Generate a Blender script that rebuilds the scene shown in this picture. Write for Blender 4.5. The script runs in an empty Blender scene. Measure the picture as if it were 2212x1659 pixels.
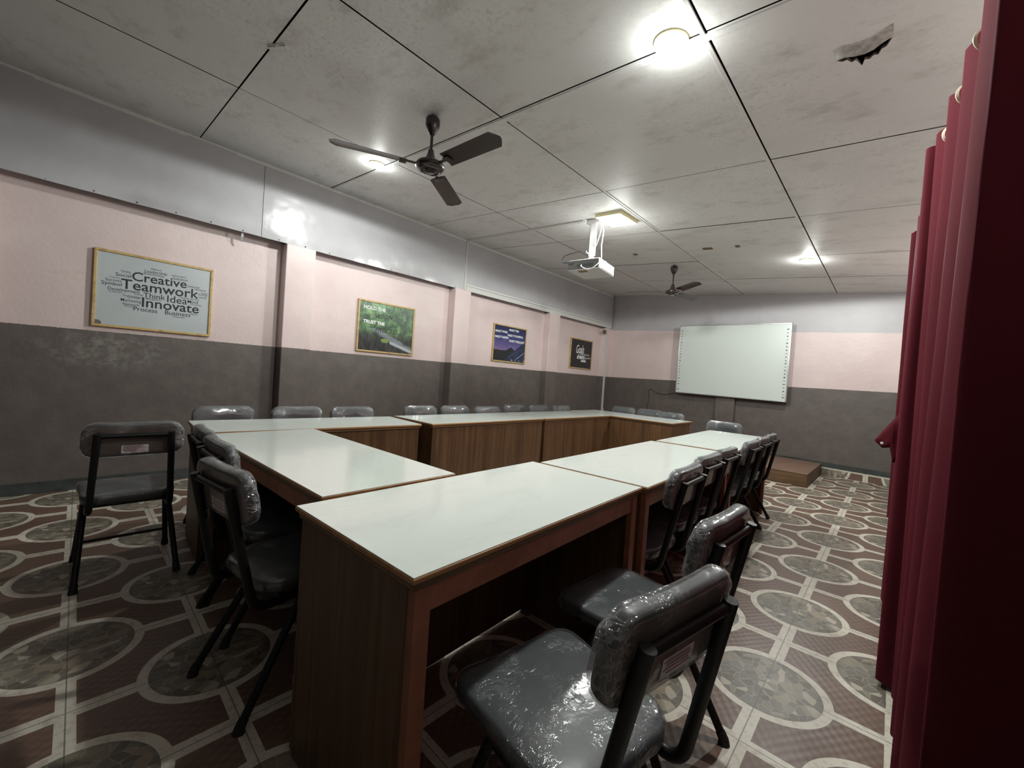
import bpy, bmesh, math, random
from mathutils import Vector, Matrix, noise

T = 0.4                      # one floor tile = 0.4 m; layout numbers are in tiles
scene = bpy.context.scene
COL = scene.collection
rnd = random.Random(7)
PI = math.pi

# ------------------------------------------------------------------ materials
def new_mat(name):
    m = bpy.data.materials.new(name); m.use_nodes = True
    nt = m.node_tree
    return m, nt, nt.nodes['Principled BSDF']

class NB:
    """tiny node-expression helper"""
    def __init__(s, nt): s.nt = nt
    def n(s, typ, **kw):
        nd = s.nt.nodes.new(typ)
        for k, v in kw.items(): setattr(nd, k, v)
        return nd
    def link(s, a, b): s.nt.links.new(a, b)
    def put(s, sock, v):
        if isinstance(v, bpy.types.NodeSocket): s.link(v, sock)
        else: sock.default_value = v
    def m(s, op, a, b=None, c=None):
        nd = s.n('ShaderNodeMath', operation=op)
        s.put(nd.inputs[0], a)
        if b is not None: s.put(nd.inputs[1], b)
        if c is not None: s.put(nd.inputs[2], c)
        return nd.outputs[0]
    def mix(s, f, a, b, blend='MIX'):
        nd = s.n('ShaderNodeMix', data_type='RGBA', blend_type=blend)
        s.put(nd.inputs[0], f); s.put(nd.inputs[6], a); s.put(nd.inputs[7], b)
        return nd.outputs[2]
    def coords(s, kind='Object'):
        return s.n('ShaderNodeTexCoord').outputs[kind]
    def xyz(s, v):
        nd = s.n('ShaderNodeSeparateXYZ'); s.link(v, nd.inputs[0]); return nd.outputs
    def comb(s, x, y, z):
        nd = s.n('ShaderNodeCombineXYZ')
        for i, v in enumerate((x, y, z)): s.put(nd.inputs[i], v)
        return nd.outputs[0]
    def noise(s, vec, scale, detail=4, rough=.55, out=0):
        nd = s.n('ShaderNodeTexNoise'); s.link(vec, nd.inputs['Vector'])
        nd.inputs['Scale'].default_value = scale; nd.inputs['Detail'].default_value = detail
        nd.inputs['Roughness'].default_value = rough
        return nd.outputs[out]
    def mapping(s, vec, scale=(1,1,1), loc=(0,0,0), rot=(0,0,0)):
        nd = s.n('ShaderNodeMapping'); s.link(vec, nd.inputs[0])
        nd.inputs['Scale'].default_value = scale; nd.inputs['Location'].default_value = loc
        nd.inputs['Rotation'].default_value = rot
        return nd.outputs[0]
    def ramp(s, f, stops, interp='LINEAR'):
        nd = s.n('ShaderNodeValToRGB'); s.link(f, nd.inputs[0])
        cr = nd.color_ramp; cr.interpolation = interp
        while len(cr.elements) < len(stops): cr.elements.new(.5)
        for e, (p, c) in zip(cr.elements, stops):
            e.position = p; e.color = c if len(c) == 4 else (*c, 1)
        return nd.outputs[0]
    def smooth(s, v, a, b):
        nd = s.n('ShaderNodeMapRange', interpolation_type='SMOOTHSTEP'); s.put(nd.inputs[0], v)
        nd.inputs[1].default_value = a; nd.inputs[2].default_value = b
        return nd.outputs[0]
    def bump(s, h, strength, dist, bsdf):
        nd = s.n('ShaderNodeBump'); s.link(h, nd.inputs['Height'])
        nd.inputs['Strength'].default_value = strength; nd.inputs['Distance'].default_value = dist
        s.link(nd.outputs[0], bsdf.inputs['Normal']); return nd

def c4(c): return (*c, 1)

def plain(name, col, rough=.5, metal=0, coat=0, spec=.5, nscale=0, namt=.15):
    m, nt, b = new_mat(name)
    b.inputs['Base Color'].default_value = c4(col); b.inputs['Roughness'].default_value = rough
    b.inputs['Metallic'].default_value = metal; b.inputs['Coat Weight'].default_value = coat
    b.inputs['Specular IOR Level'].default_value = spec
    if nscale:
        k = NB(nt); f = k.noise(k.coords(), nscale, 5)
        dark = tuple(x * (1 - namt) for x in col); lite = tuple(min(1, x * (1 + namt)) for x in col)
        k.link(k.mix(k.smooth(f, .3, .7), c4(dark), c4(lite)), b.inputs['Base Color'])
    return m

def emis(name, col, strength):
    m, nt, b = new_mat(name)
    b.inputs['Base Color'].default_value = c4(col)
    b.inputs['Emission Color'].default_value = c4(col); b.inputs['Emission Strength'].default_value = strength
    return m

def floor_mat(name, local=False):
    m, nt, b = new_mat(name); k = NB(nt)
    P = k.xyz(k.coords())
    if local:                                     # skirting tile standing on edge: run along local x, up z
        u = k.m('DIVIDE', P[0], T); v = k.m('SUBTRACT', .30, k.m('DIVIDE', P[2], T))
    else:
        u = k.m('DIVIDE', P[0], T); v = k.m('DIVIDE', P[1], T)
    ru = k.m('ROUND', u); rv = k.m('ROUND', v)
    du = k.m('SUBTRACT', u, ru); dv = k.m('SUBTRACT', v, rv)
    par = k.m('FLOORED_MODULO', k.m('ADD', ru, rv), 2.0)
    odd = k.m('GREATER_THAN', par, .5)
    d = k.m('SQRT', k.m('ADD', k.m('MULTIPLY', du, du), k.m('MULTIPLY', dv, dv)))
    au = k.m('ABSOLUTE', du); av = k.m('ABSOLUTE', dv)
    q1 = k.m('SUBTRACT', 1.0, k.m('MAXIMUM', au, av)); q2 = k.m('MINIMUM', au, av)
    d2 = k.m('SQRT', k.m('ADD', k.m('MULTIPLY', q1, q1), k.m('MULTIPLY', q2, q2)))
    incirc = k.m('MAXIMUM', k.m('MULTIPLY', odd, k.m('LESS_THAN', d, .57)), k.m('MULTIPLY', k.m('SUBTRACT', 1.0, odd), k.m('LESS_THAN', d2, .57)))
    instone = k.m('MULTIPLY', odd, k.m('LESS_THAN', d, .49))
    bar = k.m('MAXIMUM', k.m('LESS_THAN', k.m('ABSOLUTE', du), .075), k.m('LESS_THAN', k.m('ABSOLUTE', dv), .0 if local else .062))
    cream = k.m('MAXIMUM', bar, incirc)
    if not local:
        edge = k.m('GREATER_THAN', u, .93)
        cream = k.m('MAXIMUM', cream, edge)
        instone = k.m('MULTIPLY', instone, k.m('SUBTRACT', 1.0, edge))
    else:
        cream = k.m('MAXIMUM', cream, k.m('LESS_THAN', v, .055))
        instone = k.m('MULTIPLY', instone, k.m('GREATER_THAN', v, .055))
    loc = k.comb(du, dv, 0.0)
    vo = k.n('ShaderNodeTexVoronoi'); k.link(k.mapping(loc, (1, .8, 1), (3.1, 1.7, 0)), vo.inputs['Vector']); vo.inputs['Scale'].default_value = 11.5
    ve = k.n('ShaderNodeTexVoronoi', feature='DISTANCE_TO_EDGE'); k.link(k.mapping(loc, (1, .8, 1), (3.1, 1.7, 0)), ve.inputs['Vector']); ve.inputs['Scale'].default_value = 11.5
    r = k.xyz(vo.outputs['Color'])[0]
    stone = k.ramp(r, [(0, (.095,.075,.052)), (.22, (.165,.155,.125)), (.45, (.25,.215,.16)), (.6, (.135,.13,.11)), (.74, (.31,.25,.175)), (.86, (.56,.50,.40))], 'CONSTANT')
    stone = k.mix(k.m('MULTIPLY', k.m('LESS_THAN', ve.outputs['Distance'], .035), .55), stone, (.42,.39,.31,1))
    fine = k.noise(k.coords(), 60, 6, .7)
    stone = k.mix(k.m('MULTIPLY', fine, .5), stone, (.24,.215,.17,1))
    ring = k.smooth(d, .44, .49)
    stone = k.mix(k.m('MULTIPLY', ring, .35), stone, (.10,.09,.075,1))
    # terracotta field with a small pressed weave
    wx = k.m('SINE', k.m('MULTIPLY', u, 70)); wy = k.m('SINE', k.m('MULTIPLY', v, 48))
    weave = k.m('MULTIPLY', wx, wy)
    blot = k.noise(k.coords(), 9, 5, .6)
    brown = k.mix(k.smooth(weave, -.6, .9), (.135,.082,.058,1), (.20,.130,.095,1))
    brown = k.mix(k.smooth(blot, .35, .7), brown, (.168,.100,.072,1))
    vein = k.noise(k.coords(), 26, 8, .75)
    crm = k.mix(k.smooth(vein, .48, .62), (.72,.68,.58,1), (.55,.50,.41,1))
    col = k.mix(cream, brown, crm); col = k.mix(instone, col, stone)
    fu = k.m('ABSOLUTE', k.m('SUBTRACT', u, k.m('ROUND', u)))
    fv = k.m('ABSOLUTE', k.m('SUBTRACT', v, k.m('ROUND', v)))
    gr = k.m('LESS_THAN', k.m('MINIMUM', fu, fv), .0045)
    col = k.mix(k.m('MULTIPLY', gr, .75), col, (.08,.07,.055,1))
    dirt = k.noise(k.coords(), 1.3, 5, .6)
    col = k.mix(k.m('MULTIPLY', k.smooth(dirt, .45, .75), .22), col, (.30,.26,.19,1))
    k.link(col, b.inputs['Base Color'])
    k.link(k.m('ADD', .30, k.m('MULTIPLY', k.noise(k.coords(), 5, 5), .22)), b.inputs['Roughness'])
    k.bump(k.m('SUBTRACT', k.m('MULTIPLY', weave, k.m('SUBTRACT', 1.0, cream)), k.m('MULTIPLY', gr, 3.0)), .12, .002, b)
    return m

def wall_mat(name, band_top=None, slope=0.0):
    """pink above a dark brown dado; optional grey band from band_top upwards"""
    m, nt, b = new_mat(name); k = NB(nt); co = k.coords(); P = k.xyz(co)
    n1 = k.noise(co, 1.4, 6, .62); n2 = k.noise(co, 6, 6, .65); n3 = k.noise(co, 34, 4, .6)
    pink = k.mix(k.smooth(n1, .38, .66), (.68,.555,.545,1), (.735,.615,.60,1))
    st = k.noise(k.mapping(co, (1, .55, 2.2)), 1.7, 7, .72)
    pink = k.mix(k.m('MULTIPLY', k.smooth(st, .56, .74), .55), pink, (.60,.51,.44,1))
    pink = k.mix(k.m('MULTIPLY', k.smooth(n2, .60, .74), .35), pink, (.76,.655,.64,1))
    dark = k.mix(k.smooth(n2, .35, .7), (.118,.100,.092,1), (.148,.126,.116,1))
    dark = k.mix(k.m('MULTIPLY', k.smooth(st, .60, .78), .35), dark, (.20,.19,.165,1))
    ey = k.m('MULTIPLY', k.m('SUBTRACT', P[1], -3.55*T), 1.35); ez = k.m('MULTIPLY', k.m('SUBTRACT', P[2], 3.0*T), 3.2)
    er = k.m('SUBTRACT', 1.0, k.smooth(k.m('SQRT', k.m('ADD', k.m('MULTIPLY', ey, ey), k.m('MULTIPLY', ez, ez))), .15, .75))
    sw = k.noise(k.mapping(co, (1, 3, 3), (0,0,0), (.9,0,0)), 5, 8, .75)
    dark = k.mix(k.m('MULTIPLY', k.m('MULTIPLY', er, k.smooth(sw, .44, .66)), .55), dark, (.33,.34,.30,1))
    spk = k.m('MULTIPLY', k.smooth(n3, .71, .76), .6)
    dark = k.mix(spk, dark, (.16,.13,.12,1))
    zz = k.m('ADD', P[2], k.m('MULTIPLY', k.m('SUBTRACT', n3, .5), .012))
    up = k.m('GREATER_THAN', zz, 3.38 * T)
    col = k.mix(up, dark, pink)
    if band_top is not None:
        t = k.m('SUBTRACT', k.m('ADD', zz, k.m('MULTIPLY', P[0], slope)), band_top)
        grey = k.mix(k.smooth(n1, .35, .7), (.45,.44,.46,1), (.50,.49,.51,1))
        col = k.mix(k.m('GREATER_THAN', t, 0.0), col, grey)
    k.link(col, b.inputs['Base Color'])
    b.inputs['Roughness'].default_value = .42
    hb = k.m('ADD', k.m('MULTIPLY', k.noise(co, 5, 5, .6), 1.0), k.m('MULTIPLY', n3, .25))
    k.bump(hb, .35, .012, b)
    return m

def upper_mat(name):
    m, nt, b = new_mat(name); k = NB(nt); co = k.coords()
    n1 = k.noise(co, 1.1, 5, .6)
    col = k.mix(k.smooth(n1, .35, .68), (.45,.445,.465,1), (.51,.51,.53,1))
    k.link(col, b.inputs['Base Color']); b.inputs['Roughness'].default_value = .22
    h = k.m('ADD', k.noise(co, 1.6, 3, .5), k.m('MULTIPLY', k.noise(co, 9, 3, .5), .06))
    k.bump(h, .5, .05, b)
    return m

def ceil_mat(name):
    m, nt, b = new_mat(name); k = NB(nt); co = k.coords()
    n1 = k.noise(co, .9, 6, .65); n2 = k.noise(k.mapping(co, (1, 1.8, 1), (0,0,0), (0,0,.5)), 2.6, 7, .7)
    sp = k.noise(co, 38, 5, .85)
    col = k.mix(k.smooth(n1, .35, .68), (.68,.68,.665,1), (.75,.75,.735,1))
    col = k.mix(k.m('MULTIPLY', k.smooth(n2, .50, .72), .55), col, (.42,.40,.37,1))
    col = k.mix(k.m('MULTIPLY', k.m('MULTIPLY', k.smooth(sp, .50, .66), k.smooth(n1, .36, .62)), .45), col, (.34,.325,.30,1))
    k.link(col, b.inputs['Base Color']); b.inputs['Roughness'].default_value = .48; b.inputs['Specular IOR Level'].default_value = .3
    k.bump(k.m('ADD', k.noise(co, 4, 5, .6), k.m('MULTIPLY', k.noise(co, 22, 4, .6), .4)), .3, .006, b)
    return m

def wood_mat(name, a, b_, axis, rough=.42, scale=1.0):
    m, nt, b = new_mat(name); k = NB(nt); co = k.coords()
    sc = [26 * scale] * 3; sc[axis] = 1.1 * scale
    n = k.noise(k.mapping(co, tuple(sc)), 1.6, 5, .65)
    sc2 = [9 * scale] * 3; sc2[axis] = .35 * scale
    n2 = k.noise(k.mapping(co, tuple(sc2)), 1.3, 3, .5)
    col = k.mix(k.smooth(n, .32, .68), c4(a), c4(b_))
    dk = tuple(x * .55 for x in a)
    col = k.mix(k.m('MULTIPLY', k.smooth(n2, .5, .72), .6), col, c4(dk))
    k.link(col, b.inputs['Base Color']); b.inputs['Roughness'].default_value = rough
    return m

def marble_mat(name):
    m, nt, b = new_mat(name); k = NB(nt); co = k.coords()
    w = k.noise(co, 2.2, 4, .6, 1)
    off = k.n('ShaderNodeVectorMath', operation='SCALE'); k.link(w, off.inputs[0]); off.inputs['Scale'].default_value = .45
    ad = k.n('ShaderNodeVectorMath', operation='ADD'); k.link(k.mapping(co, (1.4, 3.2, 1), (0,0,0), (0,0,.35)), ad.inputs[0]); k.link(off.outputs[0], ad.inputs[1])
    n = k.noise(ad.outputs[0], 1.5, 6, .6)
    ridge = k.m('ABSOLUTE', k.m('SUBTRACT', n, .5))
    col = k.mix(k.smooth(ridge, 0, .035), (.69,.745,.705,1), (.715,.77,.73,1))
    col = k.mix(k.m('MULTIPLY', k.smooth(k.noise(co, 1.6, 3), .45, .7), .4), col, (.69,.75,.71,1))
    k.link(col, b.inputs['Base Color']); b.inputs['Roughness'].default_value = .10
    b.inputs['Specular IOR Level'].default_value = .5
    return m

def vinyl_mat(name):
    m, nt, b = new_mat(name); k = NB(nt); co = k.coords()
    n = k.noise(co, 14, 4)
    k.link(k.mix(n, (.055,.066,.072,1), (.080,.092,.098,1)), b.inputs['Base Color'])
    b.inputs['Roughness'].default_value = .42
    k.bump(k.noise(co, 180, 2), .12, .001, b)
    return m

def wrap_mat(name):
    """thin clear film: smooth in the middle, sharp creases in patches and along the rims"""
    m, nt, b = new_mat(name); k = NB(nt); co = k.coords()
    w = k.noise(co, 8, 2, .5, 1)
    sc = k.n('ShaderNodeVectorMath', operation='SCALE'); k.link(w, sc.inputs[0]); sc.inputs['Scale'].default_value = .09
    ad = k.n('ShaderNodeVectorMath', operation='ADD'); k.link(co, ad.inputs[0]); k.link(sc.outputs[0], ad.inputs[1])
    def crease(scale, rot, width):
        n = k.noise(k.mapping(ad.outputs[0], scale, (0,0,0), (0,0,rot)), 1.0, 3, .5)
        return k.m('SUBTRACT', 1.0, k.smooth(k.m('ABSOLUTE', k.m('SUBTRACT', n, .5)), 0, width))
    r1 = crease((70, 9, 40), .5, .05); r2 = crease((12, 60, 40), .3, .045)
    PX = k.xyz(co); rim = k.m('MULTIPLY', k.smooth(k.m('ABSOLUTE', PX[0]), .125, .185), k.m('GREATER_THAN', PX[2], .6))
    patch = k.m('MAXIMUM', k.smooth(k.noise(co, 7, 3, .6), .50, .66), rim)
    h = k.m('ADD', k.m('MULTIPLY', k.m('MAXIMUM', r1, r2), patch), k.m('MULTIPLY', k.noise(ad.outputs[0], 22, 3, .5), .30))
    bp = k.n('ShaderNodeBump'); k.link(h, bp.inputs['Height']); bp.inputs['Strength'].default_value = .7; bp.inputs['Distance'].default_value = .004
    gl = k.n('ShaderNodeBsdfGlossy'); gl.inputs['Roughness'].default_value = .11; gl.inputs['Color'].default_value = (.95,.95,.95,1)
    k.link(bp.outputs[0], gl.inputs['Normal'])
    df = k.n('ShaderNodeBsdfDiffuse'); df.inputs['Color'].default_value = (.66,.65,.67,1)
    tr = k.n('ShaderNodeBsdfTransparent')
    lw = k.n('ShaderNodeLayerWeight'); lw.inputs['Blend'].default_value = .25
    fg = k.m('ADD', .07, k.m('MULTIPLY', lw.outputs['Fresnel'], .55))
    m1 = k.n('ShaderNodeMixShader'); k.link(fg, m1.inputs[0]); k.link(tr.outputs[0], m1.inputs[1]); k.link(gl.outputs[0], m1.inputs[2])
    fd = k.m('ADD', .02, k.m('MULTIPLY', k.m('MULTIPLY', k.m('MAXIMUM', r1, r2), patch), k.m('ADD', .07, k.m('MULTIPLY', rim, .15))))  # pale diffuse tint paints highlights onto the creases, strongest at the backrest ends
    fd = k.m('ADD', fd, k.m('MULTIPLY', lw.outputs['Facing'], .05))
    m2 = k.n('ShaderNodeMixShader'); k.link(fd, m2.inputs[0]); k.link(m1.outputs[0], m2.inputs[1]); k.link(df.outputs[0], m2.inputs[2])
    out = nt.nodes['Material Output']; nt.nodes.remove(b); k.link(m2.outputs[0], out.inputs['Surface'])
    return m

def satin_mat(name):
    m, nt, b = new_mat(name); k = NB(nt); co = k.coords()
    n = k.noise(k.mapping(co, (1, 1, .15)), 12, 4); f = k.noise(co, 420, 2)
    k.link(k.mix(n, (.084,.0120,.0185,1), (.122,.0200,.0290,1)), b.inputs['Base Color'])
    b.inputs['Roughness'].default_value = .7; b.inputs['Specular IOR Level'].default_value = .04
    b.inputs['Sheen Weight'].default_value = 0; b.inputs['Sheen Tint'].default_value = (.9,.45,.5,1)
    k.bump(f, .12, .001, b)
    return m

M = dict(
    floor=floor_mat('patterned_floor_tile'), skirt=floor_mat('patterned_skirting_tile', True),
    wall=wall_mat('two_tone_plaster'),
    wallback=wall_mat('two_tone_plaster_grey_band', 6.12 * T, .048),
    upper=upper_mat('grey_gloss_panel'), ceil=ceil_mat('stained_ceiling_board'),
    gap=plain('dark_gap', (.012,.011,.010), .9), trunk=plain('white_trunking', (.60,.60,.58), .4),
    skirtpaint=plain('grey_green_skirting_paint', (.050,.058,.055), .5, nscale=8, namt=.3),
    marble=marble_mat('white_marble_laminate'),
    veneer=wood_mat('brown_veneer_upright', (.074,.034,.015), (.138,.071,.031), 2),
    veneerh=wood_mat('brown_veneer_lengthwise', (.13,.072,.036), (.20,.115,.055), 0),
    podium=wood_mat('podium_laminate', (.105,.058,.026), (.175,.102,.048), 0, .5),
    podiumtop=plain('podium_brown_top', (.21,.125,.088), .5, nscale=5, namt=.12),
    edge=wood_mat('lipping_wood', (.30,.145,.055), (.42,.22,.085), 0, .4),
    orange=plain('orange_brown_paint', (.255,.096,.050), .45, nscale=12, namt=.18),
    inside=plain('raw_board_inside', (.075,.036,.022), .7, nscale=10, namt=.2),
    vinyl=vinyl_mat('grey_vinyl'), wrap=wrap_mat('clear_plastic_film'),
    backboard=plain('backrest_rear_board', (.145,.118,.10), .55, nscale=10, namt=.25),
    tube=plain('black_enamel_tube', (.009,.009,.010), .42, spec=.35),
    rubber=plain('black_rubber', (.015,.014,.014), .7),
    paper=plain('white_sticker_paper', (.62,.56,.56), .6), ink=plain('faint_red_ink', (.30,.12,.13), .6),
    fan=plain('dark_brown_enamel', (.022,.016,.014), .25, coat=.4), fanblade=plain('brown_fan_blade', (.055,.040,.034), .36),
    chrome=plain('polished_metal', (.55,.52,.48), .2, 1),
    frame=wood_mat('gilt_wood_frame', (.50,.34,.13), (.62,.45,.20), 2, .4),
    poster=plain('pale_grey_poster', (.47,.52,.535), .35, nscale=3, namt=.05),
    black=plain('black_print', (.012,.012,.018), .5), white=plain('white_print', (.85,.87,.86), .5),
    darkink=plain('dark_print', (.012,.022,.014), .5), blackposter=plain('black_poster', (.012,.012,.014), .35),
    alu=plain('aluminium_frame', (.62,.62,.60), .3, .8), board=plain('whiteboard_surface', (.66,.72,.69), .28),
    iconink=plain('grey_icon_print', (.10,.13,.12), .6), tabblack=plain('black_tab', (.03,.03,.03), .5),
    projwhite=plain('projector_white_shell', (.70,.70,.70), .4), projdark=plain('projector_grey_rear', (.055,.05,.048), .5),
    ventgrey=plain('vent_grey', (.42,.43,.46), .5), label=plain('tan_label', (.26,.16,.05), .6),
    bracket=plain('white_powder_coat', (.78,.78,.78), .4),
    wblack=plain('black_cable', (.012,.012,.012), .5), wwhite=plain('white_cable', (.72,.70,.64), .5),
    satin=satin_mat('burgundy_satin'), ringm=plain('cream_plastic_ring', (.85,.83,.62), .4),
    rod=plain('dark_steel_rod', (.05,.045,.04), .4, .6),
    led=emis('white_led_diffuser', (1, 1, .96), 24), ledpanel=emis('white_led_panel', (1, 1, .96), 12),
    lens=emis('projector_lens_glow', (1, .95, .66), 14), ledrim=plain('pale_yellow_rim', (.80,.75,.42), .5),
    tornflap=plain('torn_flap_board', (.36,.345,.32), .7, nscale=30, namt=.3), brown_metal=plain('rusty_brown', (.16,.10,.05), .6), tornin=plain('torn_board_edge', (.17,.155,.14), .8),
)

# ------------------------------------------------------------------ mesh helpers
def xf(bm, vs, mat4): bmesh.ops.transform(bm, matrix=mat4, verts=vs)
def add_box(bm, x0, x1, y0, y1, z0, z1, mi=0):
    vs = [bm.verts.new((x, y, z)) for z in (z0, z1) for y in (y0, y1) for x in (x0, x1)]
    for f in ((0,2,3,1), (4,5,7,6), (0,1,5,4), (2,6,7,3), (0,4,6,2), (1,3,7,5)):
        fc = bm.faces.new([vs[i] for i in f]); fc.material_index = mi
    return vs
def frames(pts):
    pts = [Vector(p) for p in pts]; out = []
    t0 = (pts[1] - pts[0]).normalized()
    up = Vector((0, 0, 1)) if abs(t0.z) < .9 else Vector((1, 0, 0))
    n = t0.cross(up).normalized()
    for i, p in enumerate(pts):
        if i == 0: t = pts[1] - pts[0]
        elif i == len(pts) - 1: t = pts[-1] - pts[-2]
        else: t = (pts[i+1] - pts[i]).normalized() + (pts[i] - pts[i-1]).normalized()
        t.normalize(); n = (n - t * n.dot(t)).normalized(); out.append((p, n, t.cross(n)))
    return out
def add_tube(bm, pts, r, seg=10, cap=True, mi=0, rs=None):
    rings = []
    for i, (p, n, b) in enumerate(frames(pts)):
        rr = rs[i] if rs else r
        rings.append([bm.verts.new(p + (n * math.cos(a) + b * math.sin(a)) * rr) for a in [2*PI*k/seg for k in range(seg)]])
    for a, b in zip(rings, rings[1:]):
        for k in range(seg):
            f = bm.faces.new((a[k], a[(k+1) % seg], b[(k+1) % seg], b[k])); f.material_index = mi; f.smooth = True
    if cap:
        for rg, rev in ((rings[0], True), (rings[-1], False)):
            f = bm.faces.new(list(reversed(rg)) if rev else rg); f.material_index = mi
def add_lathe(bm, prof, seg=28, mi=0, at=(0,0,0)):
    """profile [(r,z)...] turned about z"""
    rings = []
    for r, z in prof:
        if r < 1e-6: rings.append([bm.verts.new((at[0], at[1], at[2]+z))])
        else: rings.append([bm.verts.new((at[0]+r*math.cos(2*PI*k/seg), at[1]+r*math.sin(2*PI*k/seg), at[2]+z)) for k in range(seg)])
    for a, b in zip(rings, rings[1:]):
        for k in range(seg):
            k2 = (k+1) % seg
            if len(a) == 1 and len(b) == 1: continue
            if len(a) == 1: q = (a[0], b[k], b[k2])
            elif len(b) == 1: q = (a[k], a[k2], b[0])
            else: q = (a[k], a[k2], b[k2], b[k])
            f = bm.faces.new(q); f.smooth = True; f.material_index = mi
def smooth_path(pts, n=6):
    pts = [Vector(p) for p in pts]; out = []
    for i in range(len(pts) - 1):
        p0 = pts[max(i-1, 0)]; p1 = pts[i]; p2 = pts[i+1]; p3 = pts[min(i+2, len(pts)-1)]
        for k in range(n):
            t = k / n
            out.append(.5 * ((2*p1) + (p2-p0)*t + (2*p0-5*p1+4*p2-p3)*t*t + (3*p1-p0-3*p2+p3)*t**3))
    out.append(pts[-1]); return out
def fillet(pts, r, n=5):
    pts = [Vector(p) for p in pts]; out = [pts[0]]
    for a, b, c in zip(pts, pts[1:], pts[2:]):
        d1 = (a - b); d2 = (c - b); q = min(r, d1.length*.49, d2.length*.49)
        s = b + d1.normalized()*q; e = b + d2.normalized()*q
        for k in range(n + 1):
            t = k / n; out.append(s*(1-t)**2 + b*2*t*(1-t) + e*t*t)
    out.append(pts[-1]); return out

def obj(name, bm, mats, parent=None, bevel=0, seg=2, sub=0, solid=0, smooth=False, loc=None, rot=None):
    me = bpy.data.meshes.new(name)
    bmesh.ops.recalc_face_normals(bm, faces=bm.faces[:]); bm.to_mesh(me); bm.free()
    for m in (mats if isinstance(mats, (list, tuple)) else [mats]): me.materials.append(m)
    if smooth:
        for p in me.polygons: p.use_smooth = True
    me.set_sharp_from_angle(angle=math.radians(180 if smooth else 42))
    o = bpy.data.objects.new(name, me); COL.objects.link(o)
    if parent: o.parent = parent
    if loc: o.location = loc
    if rot: o.rotation_euler = rot
    if solid:
        md = o.modifiers.new('thick', 'SOLIDIFY'); md.thickness = solid; md.offset = 0
        if not smooth: o.modifiers.new('split', 'EDGE_SPLIT').split_angle = math.radians(40)
    if bevel:
        md = o.modifiers.new('bevel', 'BEVEL'); md.width = bevel; md.segments = seg; md.limit_method = 'ANGLE'; md.angle_limit = math.radians(40)
    if sub:
        md = o.modifiers.new('sub', 'SUBSURF'); md.levels = sub; md.render_levels = sub
    return o
def box(name, x0, x1, y0, y1, z0, z1, m, parent=None, bevel=0, **kw):
    bm = bmesh.new(); add_box(bm, x0, x1, y0, y1, z0, z1); return obj(name, bm, m, parent, bevel, **kw)
def tube(name, pts, r, m, parent=None, seg=10, **kw):
    bm = bmesh.new(); add_tube(bm, pts, r, seg); return obj(name, bm, m, parent, **kw)
def tag(o, label, cat, group=None):
    o['label'] = label; o['category'] = cat
    if group: o['group'] = group
    return o
def thing(name, label, cat, loc=(0,0,0), rz=0, group=None):
    o = bpy.data.objects.new(name, None); o.empty_display_size = .1; COL.objects.link(o)
    o.location = loc; o.rotation_euler = (0, 0, rz); return tag(o, label, cat, group)
def struct(o): o['kind'] = 'structure'; return o
def dup(o, parent=None):
    c = o.copy(); COL.objects.link(c); c.parent = parent
    for ch in list(o.children): dup(ch, c)
    return c

# ------------------------------------------------------------------ room shell
XL, XP = -11.7, -11.4            # left wall face, face of its upper panels (tiles)
def cz(x): return 8.08 - .09 * (x + 11.4)      # sloping ceiling (tiles)
MB = 1.3 / 13.2
def yb(x): return 17.3 - MB * (x + 11.7)       # back wall line (tiles)
XR, YF = 1.6, -9.0

bm = bmesh.new(); add_box(bm, -12.0*T, 1.9*T, -9.3*T, 17.8*T, -.1, 0)
struct(obj('floor', bm, M['floor']))
bm = bmesh.new(); add_box(bm, (XL-.35)*T, XL*T, YF*T, 17.7*T, 0, 8.6*T)
struct(obj('wall_left', bm, M['wall']))
bm = bmesh.new(); add_box(bm, XR*T, (XR+.35)*T, YF*T, 16.4*T, 0, 7.6*T)
struct(obj('wall_right', bm, M['wall']))
ab = -math.atan(MB)              # heading of the back wall
wl = 13.7*T
bm = bmesh.new(); add_box(bm, -.4*T, wl, 0, .35*T, 0, 8.6*T)
wall_back = struct(obj('wall_back', bm, M['wallback'], loc=(XL*T, 17.3*T, 0), rot=(0, 0, ab)))
def on_back(s, out, z):          # s tiles along the back wall from its left end, out tiles into the room
    v = Matrix.Rotation(ab, 3, 'Z') @ Vector((s*T, -out*T, z*T)); return v + Vector((XL*T, 17.3*T, 0))

# pilasters on the left wall, one on the back wall
for i, (a, b_) in enumerate(((-6.1, -5.34), (-.28, .48), (5.52, 6.28), (11.3, 12.08), (16.6, 17.3))):
    bm = bmesh.new(); add_box(bm, (XL-.05)*T, (XL+.38)*T if i < 4 else (XL+.3)*T, a*T, b_*T, 0, 6.18*T)
    struct(obj('trim_%d' % (i+1), bm, M['wall'], bevel=.008))
bm = bmesh.new(); add_box(bm, 6.50*T, 7.32*T, -.20*T, .05*T, 0, 2.95*T)
struct(obj('trim_6', bm, M['wallback'], loc=(XL*T, 17.3*T, 0), rot=(0, 0, ab), bevel=.006))
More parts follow.
